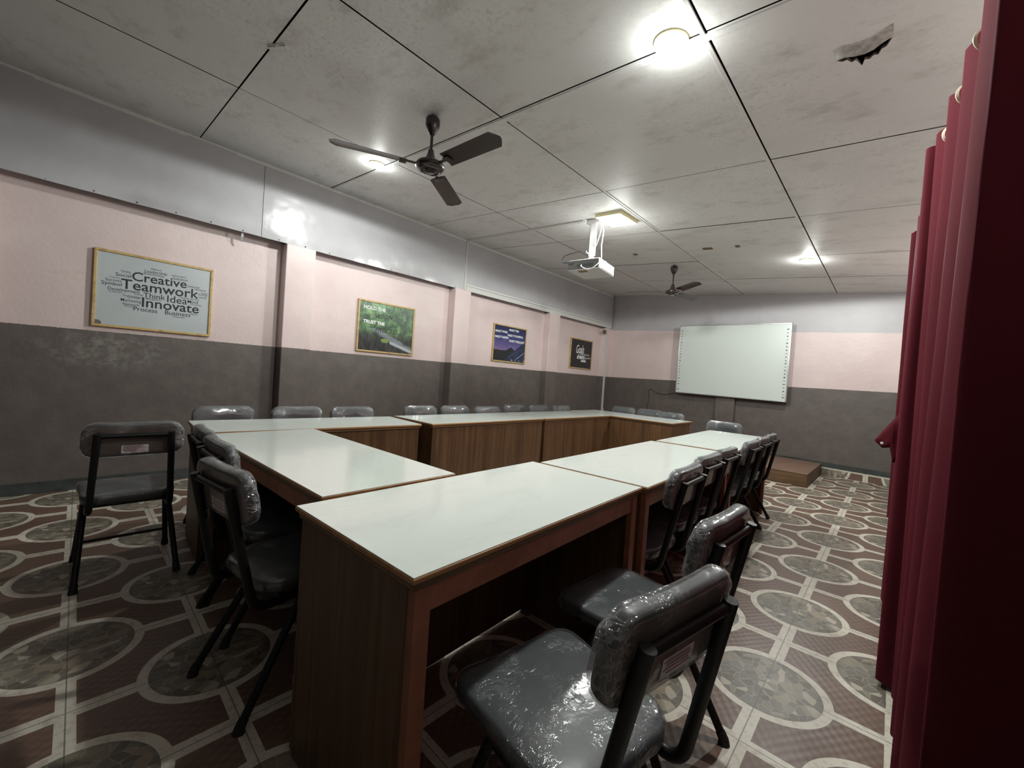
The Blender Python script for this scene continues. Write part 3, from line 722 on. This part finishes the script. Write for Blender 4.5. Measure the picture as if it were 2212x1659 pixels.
# backrest local: x width, y up, z towards the rear of the chair
def bend(bm, k=.22):
    for v in bm.verts: v.co.z -= k*v.co.x*v.co.x     # ends come forward
def make_chair(seed):
    rr = random.Random(seed)
    t = thing('padded_chair', 'grey padded chair', 'chair')
    so = taper(rrect(.192, -.20, .20, (.05, .05, .085, .085)), .22)
    bm = bmesh.new(); pad(bm, so, .405, .446, .008, .013)
    seat = obj('seat', bm, M['vinyl'], t)
    bm = bmesh.new(); pad(bm, [(x*1.015, y*1.012) for x, y in so], .401, .450, .009, .010, 6)
    bmesh.ops.subdivide_edges(bm, edges=bm.edges[:], cuts=1, use_grid_fill=True)
    for v in bm.verts:
        e = max(abs(v.co.x)/.19, abs(v.co.y)/.2)
        v.co += Vector((noise.noise(v.co*22 + Vector((seed, 0, 0))), noise.noise(v.co*22 + Vector((0, seed, 0))), noise.noise(v.co*26 + Vector((0, 0, seed)))*.6 + .35)) * (.0007 + .0030*max(0, e-.8)*4)
    obj('plastic_wrap', bm, M['wrap'], seat, smooth=True)
    bo = rrect(.196, -.085, .087, (.06, .06, .05, .05))
    bm = bmesh.new(); pad(bm, bo, -.017, .017, .005, .008)
    bmesh.ops.scale(bm, vec=(1, 1, -1), verts=bm.verts[:]); bend(bm); xf(bm, bm.verts[:], BACKM)   # crown to the front
    back = obj('backrest', bm, M['vinyl'], t)
    bm = bmesh.new(); pad(bm, rrect(.184, -.072, .075, (.05, .05, .04, .04)), .0160, .0192, .0005, .002); bend(bm); xf(bm, bm.verts[:], BACKM)
    obj('rear_board', bm, M['backboard'], back)
    bm = bmesh.new(); pad(bm, [(x*1.018, y*1.04) for x, y in bo], -.0230, .0205, .001, .008, 6); bend(bm)
    bmesh.ops.subdivide_edges(bm, edges=bm.edges[:], cuts=1, use_grid_fill=True)
    for v in bm.verts:
        cx_ = max(0, abs(v.co.x)/.196 - .72)*4; n_ = v.co*34
        v.co += Vector((noise.noise(n_ + Vector((seed, 0, 0))), noise.noise(n_ + Vector((0, seed, 0))), noise.noise(n_ + Vector((0, 0, seed))))) * (.0007 + .0036*min(1, cx_))
    xf(bm, bm.verts[:], BACKM); obj('plastic_wrap', bm, M['wrap'], back, smooth=True)
    if seed == 11: pass
    bm = bmesh.new(); add_box(bm, -.052, .052, -.066, -.024, .0210, .0216, 0)
    for k in range(4): add_box(bm, -.046+.012*(k % 2), .046-.01*((k+1) % 2), -.034-.008*k, -.0315-.008*k, .0215, .0218, 1)
    bend(bm, .2); xf(bm, bm.verts[:], BACKM)
    if seed == 11: bm.free()
    else: obj('sticker', bm, [M['paper'], M['ink']], back)['label'] = 'white paper sticker with faint printed lines'
    for s in (-1, 1):
        p = BACKM @ Vector((s*.140, .045, .0345))
        pts = [p, (s*.158, -.222, .368), (s*.158, .06, .372)]
        tube('back_upright', fillet(pts, .055, 7), .0150, M['tube'], t, 12)
    a = BACKM @ Vector((-.140, .030, .0320)); b_ = BACKM @ Vector((.140, .030, .0320))
    tube('crossbar', [a, b_], .0115, M['tube'], t, 10)
    for s in (-1, 1):
        for yt, yf in ((.045, .185), (-.045, -.262)):
            pts = [(s*.168, 0, .392), (s*.168, yt, .392), (s*.197, yf, .012)]
            lg = tube('leg', fillet(pts, .06, 6), .0138, M['tube'], t, 12)
            bm = bmesh.new(); d = (Vector(pts[2])-Vector(pts[1])).normalized()
            e = Vector(pts[2]); add_tube(bm, [e - d*.028, e - d*.004, (e.x, e.y, .0)], .017, 12, rs=[.0158, .0168, .0190])
            obj('rubber_foot', bm, M['rubber'], lg)
    tube('stretcher', [(-.189, .148, .112), (.189, .148, .112)], .008, M['tube'], t, 10)
    for y_ in (.10, -.15): box('seat_bearer', -.172, .172, y_, y_+.025, .380, .404, M['tube'], t, bevel=.003)
    return t
protos = [make_chair(3), make_chair(11), make_chair(23)]
used = [False]*3; cnt = [0]
CH = 'grey padded chairs around the tables'
def chair(cx, cy, facing, label, kind=None):
    """cx, cy: seat centre in tiles; facing: heading in degrees (0 = +y, 90 = -x)"""
    i = cnt[0] % 3 if kind is None else kind; cnt[0] += 1
    if not used[i]: o = protos[i]; used[i] = True
    else: o = dup(protos[i])
    o.location = (cx*T, cy*T, 0); o.rotation_euler = (0, 0, R(facing)); tag(o, label, 'chair', CH)
    return o
def by_back(bx, by, facing, label, kind=None):
    a = R(facing); f = Vector((-math.sin(a), math.cos(a)))
    return chair(bx + .72*f.x, by + .72*f.y, facing, label, kind)
chair(-.56, -1.96, 80, 'nearest grey chair at the bottom of the photo, pulled out from the front table', 0)
chair(-.76, -.60, 87, 'grey chair just behind the nearest one, half hidden by its backrest', 1)
chair(-7.0, -3.48, 90, 'grey chair standing free on the far left, turned towards the left wall', 2)
chair(-3.46, -2.47, 8.5, 'nearest of the three grey chairs pushed in at the crosswise front table', 0)
by_back(-4.61, -2.97, 2, 'middle of the three grey chairs pushed in at the crosswise front table', 1)
by_back(-5.60, -2.93, -1, 'farthest of the three grey chairs at the crosswise front table, beside the free standing chair', 2)
for args in ((-.885, .95, 92, 'nearest of the six grey chairs along the right row, beside the middle right table'),
             (-1.02, 2.15, 90, 'second grey chair from the camera along the right row'),
             (-1.07, 3.22, 90, 'third grey chair from the camera along the right row, last before a gap'),
             (-1.09, 4.90, 90, 'fourth grey chair along the right row, first after the gap'),
             (-1.12, 5.96, 90, 'fifth grey chair along the right row, second from the far end'),
             (-1.17, 7.03, 90, 'sixth grey chair along the right row, farthest from the camera beside the podium')): by_back(*args, 1)
for args in ((-8.40, -2.11, -87, 'grey chair at the near end of the left wall row, below the word cloud poster'),
             (-8.22, -.88, -89, 'second grey chair from the camera along the left wall, in front of the first pilaster'),
             (-8.10, .24, -90, 'third grey chair from the camera along the left wall'),
             (-8.22, 2.12, -90, 'fourth grey chair along the left wall, below the forest stream poster'),
             (-8.20, 3.26, -90, 'fifth grey chair along the left wall, right of the forest stream poster'),
             (-7.96, 4.28, -90, 'sixth grey chair along the left wall, in front of the second pilaster'),
             (-8.40, 5.93, -90, 'seventh grey chair along the left wall, backrest a little higher than its neighbours'),
             (-8.20, 6.95, -90, 'eighth grey chair along the left wall, below the night mountain poster'),
             (-8.00, 8.00, -90, 'ninth grey chair along the left wall, farthest from the camera')): by_back(*args)
for args in ((-7.16, 11.3, 180, 'leftmost of the three grey chairs behind the back table, near the white conduit'),
             (-6.15, 11.5, 180, 'middle of the three grey chairs behind the back table, partly hidden'),
             (-5.14, 11.05, 180, 'rightmost of the three grey chairs behind the back table'),
             (-2.86, 9.42, 180, 'lone grey chair at the far end of the right row below the whiteboard')): by_back(*args)

# ------------------------------------------------------------------ ceiling fans
def fan(cx, cy, hub, angles, label, r=1.63):
    t = thing('ceiling_fan', label, 'fan', (cx*T, cy*T, cz(cx)*T), 0, 'ceiling fans')
    H = (hub - cz(cx))*T                                         # hub height below ceiling (negative)
    bm = bmesh.new(); add_lathe(bm, [(0, .004), (.016, .004), (.016, -.045), (0, -.045)], 14); obj('hook', bm, M['rod'], t)
    bm = bmesh.new(); add_lathe(bm, [(.0, -.018), (.046, -.022), (.052, -.034), (.050, -.075), (.030, -.115), (.018, -.135), (0, -.137)]); obj('canopy', bm, M['fan'], t)
    bm = bmesh.new(); add_lathe(bm, [(0, -.13), (.0105, -.13), (.0105, H+.055), (0, H+.055)], 16); obj('downrod', bm, M['fan'], t)
    bm = bmesh.new(); add_lathe(bm, [(0, H+.115), (.020, H+.110), (.024, H+.085), (.040, H+.040), (.046, H+.026), (0, H+.024)]); obj('lower_canopy', bm, M['fan'], t)
    bm = bmesh.new(); add_lathe(bm, [(0, H+.030), (.060, H+.028), (.092, H+.016), (.102, H+.002), (.102, H-.012), (.088, H-.030), (.068, H-.036), (.064, H-.031), (.045, H-.034), (.040, H-.042), (.022, H-.046), (0, H-.046)], 36); obj('motor', bm, M['fan'], t)
    bm = bmesh.new(); add_lathe(bm, [(.071, H-.0345), (.073, H-.0375), (.069, H-.0385), (.067, H-.036)], 36); obj('trim_ring', bm, M['chrome'], t)
    for a in angles:
        bl = bpy.data.objects.new('blade', None)
        bm = bmesh.new(); n = 16; r0, r1 = .165, r*T; secs = []
        for k in range(n+1):
            s = k/n; x = r0 + (r1-r0)*s
            w = .060 + .008*s if s < .95 else .068*(1-.55*((s-.95)/.05)**2)
            tw = -R(15 - 5*s); row = []
            for q in range(7):
                c = (q/6*2-1)*w; z = -.006*(1-(q/6*2-1)**2)*-1
                row.append(bm.verts.new((x + (.010*(1-(q/6*2-1)**2) if k == n else 0), c*math.cos(tw), H - .004 + c*math.sin(tw) + z)))
            secs.append(row)
        for p, q in zip(secs, secs[1:]):
            for i in range(6): bm.faces.new((p[i], p[i+1], q[i+1], q[i])).smooth = True
        bl = obj('blade', bm, M['fanblade'], t, solid=.0025); bl.rotation_euler = (0, 0, R(a))
        bm = bmesh.new(); add_box(bm, .088, .20, -.014, .014, H-.006, H-.001); add_box(bm, .165, .215, -.035, .035, H-.011, H-.006)
        obj('blade_iron', bm, M['fan'], bl, bevel=.002)
    return t
fan(-5.48, .15, 6.66, (4, 125, 245), 'near dark brown ceiling fan with three blades beside a lit round lamp')
fan(-5.41, 10.96, 6.56, (203, 322, 80), 'far dark brown ceiling fan near the back wall above the whiteboard')

# ------------------------------------------------------------------ lamps
def round_lamp(x, y, label, r=.19):
    z = cz(x)*T; t = thing('round_ceiling_lamp', label, 'ceiling lamp', (x*T, y*T, z), 0, 'round ceiling lamps')
    t.rotation_euler = (0, math.atan(.09), 0)
    bm = bmesh.new(); add_lathe(bm, [(0, .004), (r*T*1.06, .004), (r*T*1.06, -.008), (r*T*.99, -.010)], 40); obj('rim', bm, M['ledrim'], t)
    bm = bmesh.new(); add_lathe(bm, [(r*T*.985, -.006), (r*T*.98, -.020), (r*T*.9, -.026), (0, -.028)], 40); obj('diffuser', bm, M['led'], t)
def bulb(x, y, dz, watts, rad):
    for kind, share in (('SPOT', 1.0), ('POINT', .05)):
        l = bpy.data.lights.new('lamp_light', kind); l.energy = watts*share; l.shadow_soft_size = rad; l.color = (.97, 1, .955)
        if kind == 'SPOT': l.spot_size = R(180); l.spot_blend = .08
        o = bpy.data.objects.new('lamp_light', l); COL.objects.link(o); o.location = (x*T, y*T, cz(x)*T - dz)
bulb(-1.43, .737, .09, 75, .05); bulb(-8.437, .662, .09, 46, .05); bulb(-1.361, 11.084, .09, 70, .05); bulb(-4.955, 5.8, .13, 110, .10)
round_lamp(-1.43, .737, 'large bright round lamp on the ceiling at top right, nearest the camera')
round_lamp(-8.437, .662, 'bright round lamp on the ceiling behind the near fan blade on the left', .17)
round_lamp(-1.361, 11.084, 'bright round lamp on the ceiling far away towards the back wall', .2)
t = thing('square_ceiling_lamp', 'square surface mounted lamp panel above the projector', 'ceiling lamp', (-4.955*T, 5.80*T, cz(-4.955)*T))
t.rotation_euler = (0, math.atan(.09), R(-3))
bm = bmesh.new(); a, b_ = .395*T, .44*T
add_box(bm, -a, a, -b_, b_, -.034, .004); obj('housing', bm, M['ledrim'], t, bevel=.003)
bm = bmesh.new(); add_box(bm, -a+.010, a-.010, -b_+.010, b_-.010, -.037, -.0335); obj('diffuser', bm, M['ledpanel'], t)

# ------------------------------------------------------------------ projector and mount
mx, my = -5.60*T, 5.70*T; mz = cz(-5.6)*T
pb = 6.10*T; ph = .112
t = thing('projector_mount', 'white metal ceiling mount column holding the projector', 'mount', (mx, my, mz))
bm = bmesh.new(); add_box(bm, -.085, .085, -.022, .022, -.006, 0); add_box(bm, -.085, .085, -.022, -.018, -.05, 0); add_box(bm, -.085, .085, .018, .022, -.05, 0); obj('ceiling_plate', bm, M['bracket'], t, bevel=.001)
L_ = mz - (pb + ph)
bm = bmesh.new(); add_box(bm, -.034, .034, -.017, -.013, -L_+.06, -.02); add_box(bm, -.034, -.030, -.017, .017, -L_+.06, -.02); add_box(bm, .030, .034, -.017, .017, -L_+.06, -.02); obj('outer_column', bm, M['bracket'], t)
bm = bmesh.new(); add_box(bm, -.020, .020, -.012, .012, -L_+.035, -.10); obj('inner_column', bm, M['bracket'], t, bevel=.003)
bm = bmesh.new(); add_box(bm, -.055, .055, -.04, .04, -L_+.006, -L_+.012); add_box(bm, -.030, .030, -.014, .014, -L_+.012, -L_+.045)
for sx, sy in ((-1, 0), (1, 0)): add_tube(bm, [(sx*.04, 0, -L_+.009), (sx*.13, .10, -L_+.002)], .006, 8)
obj('cradle', bm, M['bracket'], t, bevel=.001)
pc = Vector((-5.73*T, 5.92*T, pb)); pr = R(8)
t = thing('projector', 'white projector with a dark rear face hanging from the ceiling mount', 'projector', pc, pr)
pw, pd = .19, .22
bm = bmesh.new(); add_box(bm, -pw, pw, -pd+.012, pd, 0, ph); obj('shell', bm, M['projwhite'], t, bevel=.010, seg=3)
bm = bmesh.new(); add_box(bm, -pw+.006, pw-.006, -pd+.006, -pd+.0125, .006, ph-.006); obj('rear_panel', bm, M['projdark'], t, bevel=.003)
bm = bmesh.new(); add_box(bm, -.07, .115, -pd+.002, -pd+.0065, .025, .058)
for k in range(3): add_box(bm, -.06+k*.05, -.03+k*.05, -pd, -pd+.0025, .032, .050)
obj('port_strip', bm, M['wblack'], t)
bm = bmesh.new(); add_box(bm, pw-.001, pw+.003, -pd+.06, pd-.03, .015, ph-.018)
for k in range(14): add_box(bm, pw+.002, pw+.005, -pd+.07+k*.023, -pd+.082+k*.023, .02, ph-.024)
obj('side_vent', bm, M['ventgrey'], t)
bm = bmesh.new(); add_box(bm, -.09, .01, -.16, -.09, -.0015, .001); obj('underside_label', bm, M['label'], t)
bm = bmesh.new(); add_lathe(bm, [(.045, 0), (.047, .018), (.038, .018), (.036, .010)], 24); xf(bm, bm.verts[:], Matrix.Translation((.11, pd, .06)) @ Matrix.Rotation(-PI/2, 4, 'X')); obj('lens_barrel', bm, M['projdark'], t)
bm = bmesh.new(); add_lathe(bm, [(.037, .004), (.034, .020), (.020, .030), (0, .034)], 24); xf(bm, bm.verts[:], Matrix.Translation((.11, pd, .06)) @ Matrix.Rotation(-PI/2, 4, 'X')); obj('lens', bm, M['lens'], t)
def P_(x, y, z): return pc + Matrix.Rotation(pr, 3, 'Z') @ Vector((x, y, z))
top_ = Vector((mx+.075, my, mz-.03))
tag(tube('projector_cable', smooth_path([top_, top_+Vector((.035, -.01, -.07)), top_+Vector((.015, -.02, -.20)), top_+Vector((-.02, -.03, -.30)), top_+Vector((-.09, -.05, -.36)), P_(.02, -.2, .20)]), .0042, M['wwhite'], seg=8), 'white cable crossing the projector mount column', 'cable')
tag(tube('projector_cable', smooth_path([top_+Vector((.006, .0, 0)), top_+Vector((.055, 0, -.10)), top_+Vector((.05, -.01, -.30)), P_(.20, -.19, .10)]+[P_(.17, -pd-.05, .0), P_(.09, -pd-.06, -.025), P_(.0, -pd-.035, .02), P_(-.01, -pd-.004, .045)]), .0042, M['wwhite'], seg=8), 'cable hanging beside the projector and looping into its rear ports', 'cable')
tag(tube('projector_cable', smooth_path([P_(.02, -.2, .20), P_(-.06, -.23, .19), P_(-.20, -.27, .15), P_(-.23, -.26, .09), P_(-.17, -pd-.03, .075), P_(-.12, -pd-.004, .075)]), .0042, M['wblack'], seg=8), 'black cable arcing round the left rear of the projector', 'cable')

# ------------------------------------------------------------------ whiteboard on the back wall
BL, BR, BT, BB = 4.60, 9.38, 6.07, 2.75      # along-wall span and heights (tiles)
sc_ = 1/math.cos(ab)
t = thing('whiteboard', 'large interactive whiteboard in a thin silver frame on the back wall', 'whiteboard', on_back((BL+BR)/2, .30, (BT+BB)/2), ab)
hw, hh = (BR-BL)/2*T, (BT-BB)/2*T
bm = bmesh.new(); fw = .018
def shear_(bm):
    for v in bm.verts: v.co.z += -.034*T*(v.co.x/hw)*(1 if v.co.z < 0 else 1.9)*.9
for a in ((-hw, hw, hh-fw, hh), (-hw, hw, -hh, -hh+fw), (-hw, -hw+fw, -hh, hh), (hw-fw, hw, -hh, hh)): add_box(bm, a[0], a[1], -.042, .0, a[2], a[3])
shear_(bm); obj('frame', bm, M['alu'], t, bevel=.003)
bm = bmesh.new(); add_box(bm, -hw+fw*.6, hw-fw*.6, -.036, -.008, -hh+fw*.6, hh-fw*.6); shear_(bm); obj('surface', bm, M['board'], t)
bm = bmesh.new(); add_box(bm, -hw+.03, hw-.03, -.002, .10, -hh+.03, hh-.03); shear_(bm); obj('back_box', bm, M['tabblack'], t)
for s in (-1, 1):
    for k in range(21):
        bm = bmesh.new()
        x = s*(hw-.052); z = hh*.84 - k*(hh*1.66/19); q = rnd.uniform(.011, .018); kind = k % 4
        if k == 20: x = s*(hw-.050); add_box(bm, x-.018, x+.018, -.0368, -.0360, -hh*.90, -hh*.875)
        elif kind == 0: add_box(bm, x-q, x+q, -.0368, -.0360, z-q*.5, z+q*.5)
        elif kind == 1: vs = add_box(bm, x-q, x+q, -.0368, -.0360, z-.006, z+.006); xf(bm, vs, Matrix.Translation((x,0,z)) @ Matrix.Rotation(.8, 4, 'Y') @ Matrix.Translation((-x,0,-z)))
        elif kind == 2: bmesh.ops.create_circle(bm, cap_ends=True, radius=q*.8, segments=10, matrix=Matrix.Translation((x, -.0366, z)) @ Matrix.Rotation(PI/2, 4, 'X'))
        else: add_box(bm, x-q, x+q, -.0368, -.0360, z-.004, z+.004)
        shear_(bm); obj('icon', bm, M['iconink'], t)
# cable from the board down the wall
tag(tube('whiteboard_cable', smooth_path([on_back(4.62, .06, 2.80), on_back(4.2, .03, 2.70), on_back(3.8, .03, 2.62), on_back(3.4, .03, 2.68), on_back(3.05, .03, 2.86), on_back(2.96, .03, 2.78), on_back(2.98, .03, 2.3), on_back(2.92, .03, 1.9), on_back(2.95, .03, 1.2)]), .004, M['wblack'], seg=8), 'thin black cable running from the whiteboard down the dark wall', 'cable')

# conduits
tag(box('conduit', (XL+.31)*T, (XL+.39)*T, 16.62*T, 16.70*T, 1.0*T, 6.16*T, M['trunk'], bevel=.002), 'white vertical conduit in the far left corner running down to the sockets', 'conduit')
tag(tube('corner_cable', smooth_path([((XL+.40)*T, 16.60*T, 1.75*T), ((XL+.50)*T, 16.58*T, 1.45*T), ((XL+.80)*T, 16.55*T, 1.15*T), ((XL+.85)*T, 16.5*T, .9*T)]), .006, M['wwhite'], seg=8), 'pale cable hanging off the foot of the corner conduit', 'cable')
t = thing('cable_trunking', 'white trunking from the projector across the ceiling and along the foot of the grey panels', 'trunking', (XP*T, 5.97*T, 6.2*T))
def rel(o): o.location = (-XP*T, -5.97*T, -6.2*T); return o
rel(box('wall_drop', XP*T+.002, XP*T+.022, 5.93*T, 6.01*T, 6.2*T, 8.05*T, M['trunk'], t, bevel=.002))
bm = bmesh.new(); v = []
for x in (-11.38, -5.92):
    for y in (5.90, 6.02):
        for dz in (0, -.045): v.append(bm.verts.new((x*T, (y - (.28 if x > -8 else 0))*T, (cz(x)+dz)*T)))
for f in ((0,1,3,2), (4,6,7,5), (0,4,5,1), (2,3,7,6), (0,2,6,4), (1,5,7,3)): bm.faces.new([v[i] for i in f])
rel(obj('ceiling_run', bm, M['trunk'], t))
bm = bmesh.new(); add_box(bm, XP*T+.004, XP*T+.026, 6.01*T, 17.05*T, 6.36*T, 6.43*T); add_box(bm, XP*T+.004, XP*T+.018, 6.05*T, 17.05*T, 6.17*T, 6.35*T)
rel(obj('panel_run', bm, M['trunk'], t, bevel=.002))
# small fittings
o = box('corner_bracket', (XL+.30)*T, (XL+.42)*T, 16.2*T, 16.42*T, 5.80*T, 6.0*T, M['brown_metal'], bevel=.004); tag(o, 'small rusty bracket near the top of the far left corner', 'bracket')
def ceilplate(x, y, a, b_, label):
    bm = bmesh.new(); add_box(bm, -a, a, -b_, b_, -.012, .003); add_box(bm, -a*.7, a*.7, -b_*.5, b_*.5, -.016, -.012)
    o = obj('ceiling_junction_plate', bm, M['brown_metal'], loc=(x*T, y*T, cz(x)*T)); o.rotation_euler = (0, math.atan(.09), 0); tag(o, label, 'junction plate', 'ceiling junction plates')
ceilplate(-3.66, 9.14, .055, .028, 'rectangular brown junction plate on the ceiling beyond the square lamp')
ceilplate(-6.11, 9.24, .028, .022, 'small brown junction plate on the ceiling left of the far fan')
ceilplate(-2.81, 9.12, .024, .022, 'small brown junction plate on the ceiling right of the rectangular one')
bm = bmesh.new(); add_box(bm, -.03, .03, -.012, .012, -.016, .003); add_box(bm, .05, .10, -.012, .012, -.014, .003); add_box(bm, -.03, .10, -.02, .02, -.006, .003)
tag(obj('ceiling_clip', bm, M['ceil'], loc=(-6.15*T, -2.22*T, cz(-6.15)*T), rot=(0, math.atan(.09), .5)), 'small pale clip straddling a ceiling joint at top left', 'clip')

# little hook strap below the first grey panel
bm = bmesh.new(); add_box(bm, 0, .004, -.010, .010, -.045, .05); vs = add_box(bm, 0, .004, -.010, .010, -.09, -.045); xf(bm, vs, Matrix.Translation((0,0,-.045)) @ Matrix.Rotation(.5, 4, 'Y') @ Matrix.Translation((0,0,.045)))
tag(obj('wall_strap', bm, M['ventgrey'], loc=(XP*T - .02, -1.28*T, 6.17*T)), 'small bent metal strap hanging below the grey panel right of the word cloud poster', 'strap')
# sockets by the corner
bm = bmesh.new(); add_box(bm, 0, .012, -.02, .02, -.05, .05)
for z in (-.022, .022): add_box(bm, .011, .014, -.008, .008, z-.008, z+.008, 1)
tag(obj('wall_socket', bm, [M['skirtpaint'], M['white']], loc=((XL+.30)*T, 16.25*T, 1.2*T)), 'dark wall socket with two pale dots in the far left corner', 'socket')

# podium
t = thing('podium', 'low brown wooden podium box on the floor by the back wall', 'podium', (-2.85*T, 14.4*T, 0), R(-.5))
hx, hy = 1.74*T, 1.70*T
bm = bmesh.new(); add_box(bm, -hx, hx, -hy, hy, .006, .41*T); obj('body', bm, M['podium'], t, bevel=.002)
bm = bmesh.new(); add_box(bm, -hx-.004, hx+.004, -hy-.004, hy+.004, .41*T+.0005, .41*T+.012); obj('deck', bm, M['podiumtop'], t, bevel=.003)
bm = bmesh.new(); add_box(bm, -hx+.02, hx-.02, -hy+.02, hy-.02, 0, .006); obj('plinth', bm, M['inside'], t)

# ------------------------------------------------------------------ curtains on the right
def curtain(name, label, top, bot, ztop, zbot, rings=(), hem=0.0, nv=26, n=7, wob=.012, seed=0):
    t = thing(name, label, 'curtain', (top[0][0]*T, top[0][1]*T, 0), 0, 'burgundy curtains on the right')
    o0 = Vector(t.location)
    A = smooth_path([(x, y, 0) for x, y in top], n); B_ = smooth_path([(x, y, 0) for x, y in bot], n)
    bm = bmesh.new(); rows = []
    for j in range(nv+1):
        s = j/nv; row = []
        for i, (a, b_) in enumerate(zip(A, B_)):
            e = s*s*(3-2*s)*.6 + s*.4
            p = a.lerp(b_, e)
            k = wob*math.sin(PI*min(1, s*1.4))
            p = p + Vector((noise.noise(Vector((i*.22, s*3, seed))), noise.noise(Vector((i*.22, s*3, seed+9))), 0))*k
            zt = ztop + .03*noise.noise(Vector((i*.25, 1, seed))); zb = zbot + .03*noise.noise(Vector((i*.2, 5, seed)))
            row.append(bm.verts.new(Vector((p.x*T, p.y*T, (zt + (zb-zt)*s)*T)) - o0))
        rows.append(row)
    for a, b_ in zip(rows, rows[1:]):
        for i in range(len(a)-1): bm.faces.new((a[i], a[i+1], b_[i+1], b_[i])).smooth = True
    cl = obj('cloth', bm, M['satin'], t, solid=.0025)
    for (x, y, z, a) in rings:
        bm = bmesh.new(); add_lathe(bm, [(.017, -.003), (.018, -.006), (.030, -.006), (.035, -.001), (.035, .001), (.030, .006), (.018, .006), (.017, .003), (.017, -.003)], 28)
        xf(bm, bm.verts[:], Matrix.Rotation(PI/2, 4, 'X'))
        e = obj('eyelet', bm, M['ringm'], t); e.location = Vector((x*T, y*T, z*T)) - o0; e.rotation_euler = (0, 0, a)
    return t
curtain('curtain', 'near burgundy curtain at the right edge of the photo with three cream eyelets showing',
    [(1.56,-1.20),(1.30,-1.14),(1.075,-1.11),(1.045,-1.06),(1.12,-.85),(1.20,-.50),(1.06,-.20),(1.12,-.02),(1.19,.10),(1.15,.22),(1.025,.42),(1.10,.62),(1.17,.74),(1.12,.86),(.985,1.05),(1.06,1.25),(1.13,1.37),(1.08,1.48),(.945,1.65),(1.02,1.76),(1.12,1.80)],
    [(1.56,-1.22),(1.30,-1.16),(1.035,-1.12),(1.000,-1.06),(1.06,-.85),(1.12,-.50),(.970,-.25),(1.05,-.05),(1.14,.08),(1.10,.20),(.955,.36),(1.04,.58),(1.12,.72),(1.08,.84),(.960,1.00),(1.03,1.22),(1.10,1.34),(1.06,1.45),(.965,1.60),(1.02,1.74),(1.10,1.78)],
    5.68, .10, [(1.105,.02,5.47,.5), (1.075,.66,5.47,.5), (1.04,1.29,5.47,.5)], seed=2)
cb = curtain('curtain', 'middle burgundy curtain flaring towards the floor, gathered by a dark tie',
    [(1.16,1.86),(1.00,1.87),(.885,1.89),(.93,2.08),(1.05,2.2),(.905,2.6),(1.05,2.8),(.90,3.3),(1.05,3.5),(.893,4.0),(1.1,4.2)],
    [(1.12,1.84),(.98,1.86),(.842,1.90),(.92,2.2),(1.05,2.35),(.875,2.8),(1.0,3.0),(.86,3.5),(1.0,3.7),(.847,4.37),(1.05,4.5)],
    5.66, .06, seed=5)
curtain('curtain', 'far burgundy curtain, short and narrow, hanging beyond the tied one',
    [(1.05,4.48),(.95,4.55),(.843,4.62),(.92,4.8),(1.05,4.92),(.862,5.2),(1.05,5.4)],
    [(1.05,4.92),(.95,4.98),(.840,5.06),(.92,5.2),(1.05,5.3),(.85,5.6),(1.05,5.8)],
    5.62, 1.15, [(1.0,4.50,5.42,0)], seed=8, wob=.006)
t = thing('curtain_tie', 'dark burgundy tie band with a pointed end and a white stud round the middle curtain', 'curtain tie', (.9*T, 2.9*T, 2.7*T))
bm = bmesh.new(); F = [(.98,2.9,3.02),(.84,2.90,2.85),(.655,2.93,2.52),(.735,2.90,2.44),(.80,2.86,2.46),(.835,2.86,2.28),(.98,2.88,2.30)]
vs = [bm.verts.new(Vector((x*T, y*T, z*T)) - Vector(t.location)) for x, y, z in F]
for f in ((0,1,5,6), (1,2,3,4), (1,4,5)): bm.faces.new([vs[i] for i in f])
bmesh.ops.subdivide_edges(bm, edges=bm.edges[:], cuts=3, use_grid_fill=True)
for v in bm.verts: v.co.y += .010*noise.noise(v.co*14)
obj('band', bm, M['satin'], t, solid=.006, smooth=True)
bm = bmesh.new(); add_lathe(bm, [(0, .004), (.005, .003), (.007, 0), (0, -.001)], 12); xf(bm, bm.verts[:], Matrix.Rotation(PI/2, 4, 'X'))
o = obj('stud', bm, M['white'], t); o.location = Vector((.727*T, 2.88*T, 2.50*T)) - Vector(t.location) + Vector((0, -.008, 0))
tag(tube('curtain_rod', [(1.17*T, -1.6*T, 5.45*T), (.985*T, 5.5*T, 5.45*T)], .011, M['rod']), 'dark curtain rod threaded through the eyelets along the right wall', 'curtain rod')


# ------------------------------------------------------------------ camera
cam_d = bpy.data.cameras.new('camera'); cam = bpy.data.objects.new('camera', cam_d); COL.objects.link(cam)
cam_d.sensor_width = 36; cam_d.sensor_fit = 'HORIZONTAL'; cam_d.lens = 36*880.185/2212; cam_d.clip_start = .02
RV = Vector((-.0083, .0723, -.7515)); th = RV.length
Rm = Matrix.Rotation(th, 3, RV.normalized())
right, fwd, up = Rm.transposed() @ Vector((1,0,0)), Rm.transposed() @ Vector((0,1,0)), Rm.transposed() @ Vector((0,0,1))
mw = Matrix((right, up, -fwd)).transposed().to_4x4(); mw.translation = Vector((.7874*T, -4.035*T, 3.015*T))
cam.matrix_world = mw; scene.camera = cam

# ------------------------------------------------------------------ world and view
w = bpy.data.worlds.new('world'); scene.world = w; w.use_nodes = True
w.node_tree.nodes['Background'].inputs[0].default_value = (.05,.05,.055,1); w.node_tree.nodes['Background'].inputs[1].default_value = .3
vs_ = scene.view_settings; vs_.view_transform = 'Standard'; vs_.look = 'None'; vs_.gamma = 1; vs_.use_curve_mapping = False
vs_.exposure = .42
scene.cycles.use_denoising = True
scene.cycles.max_bounces = 10; scene.cycles.diffuse_bounces = 6; scene.cycles.transparent_max_bounces = 24
scene.cycles.sample_clamp_indirect = 6
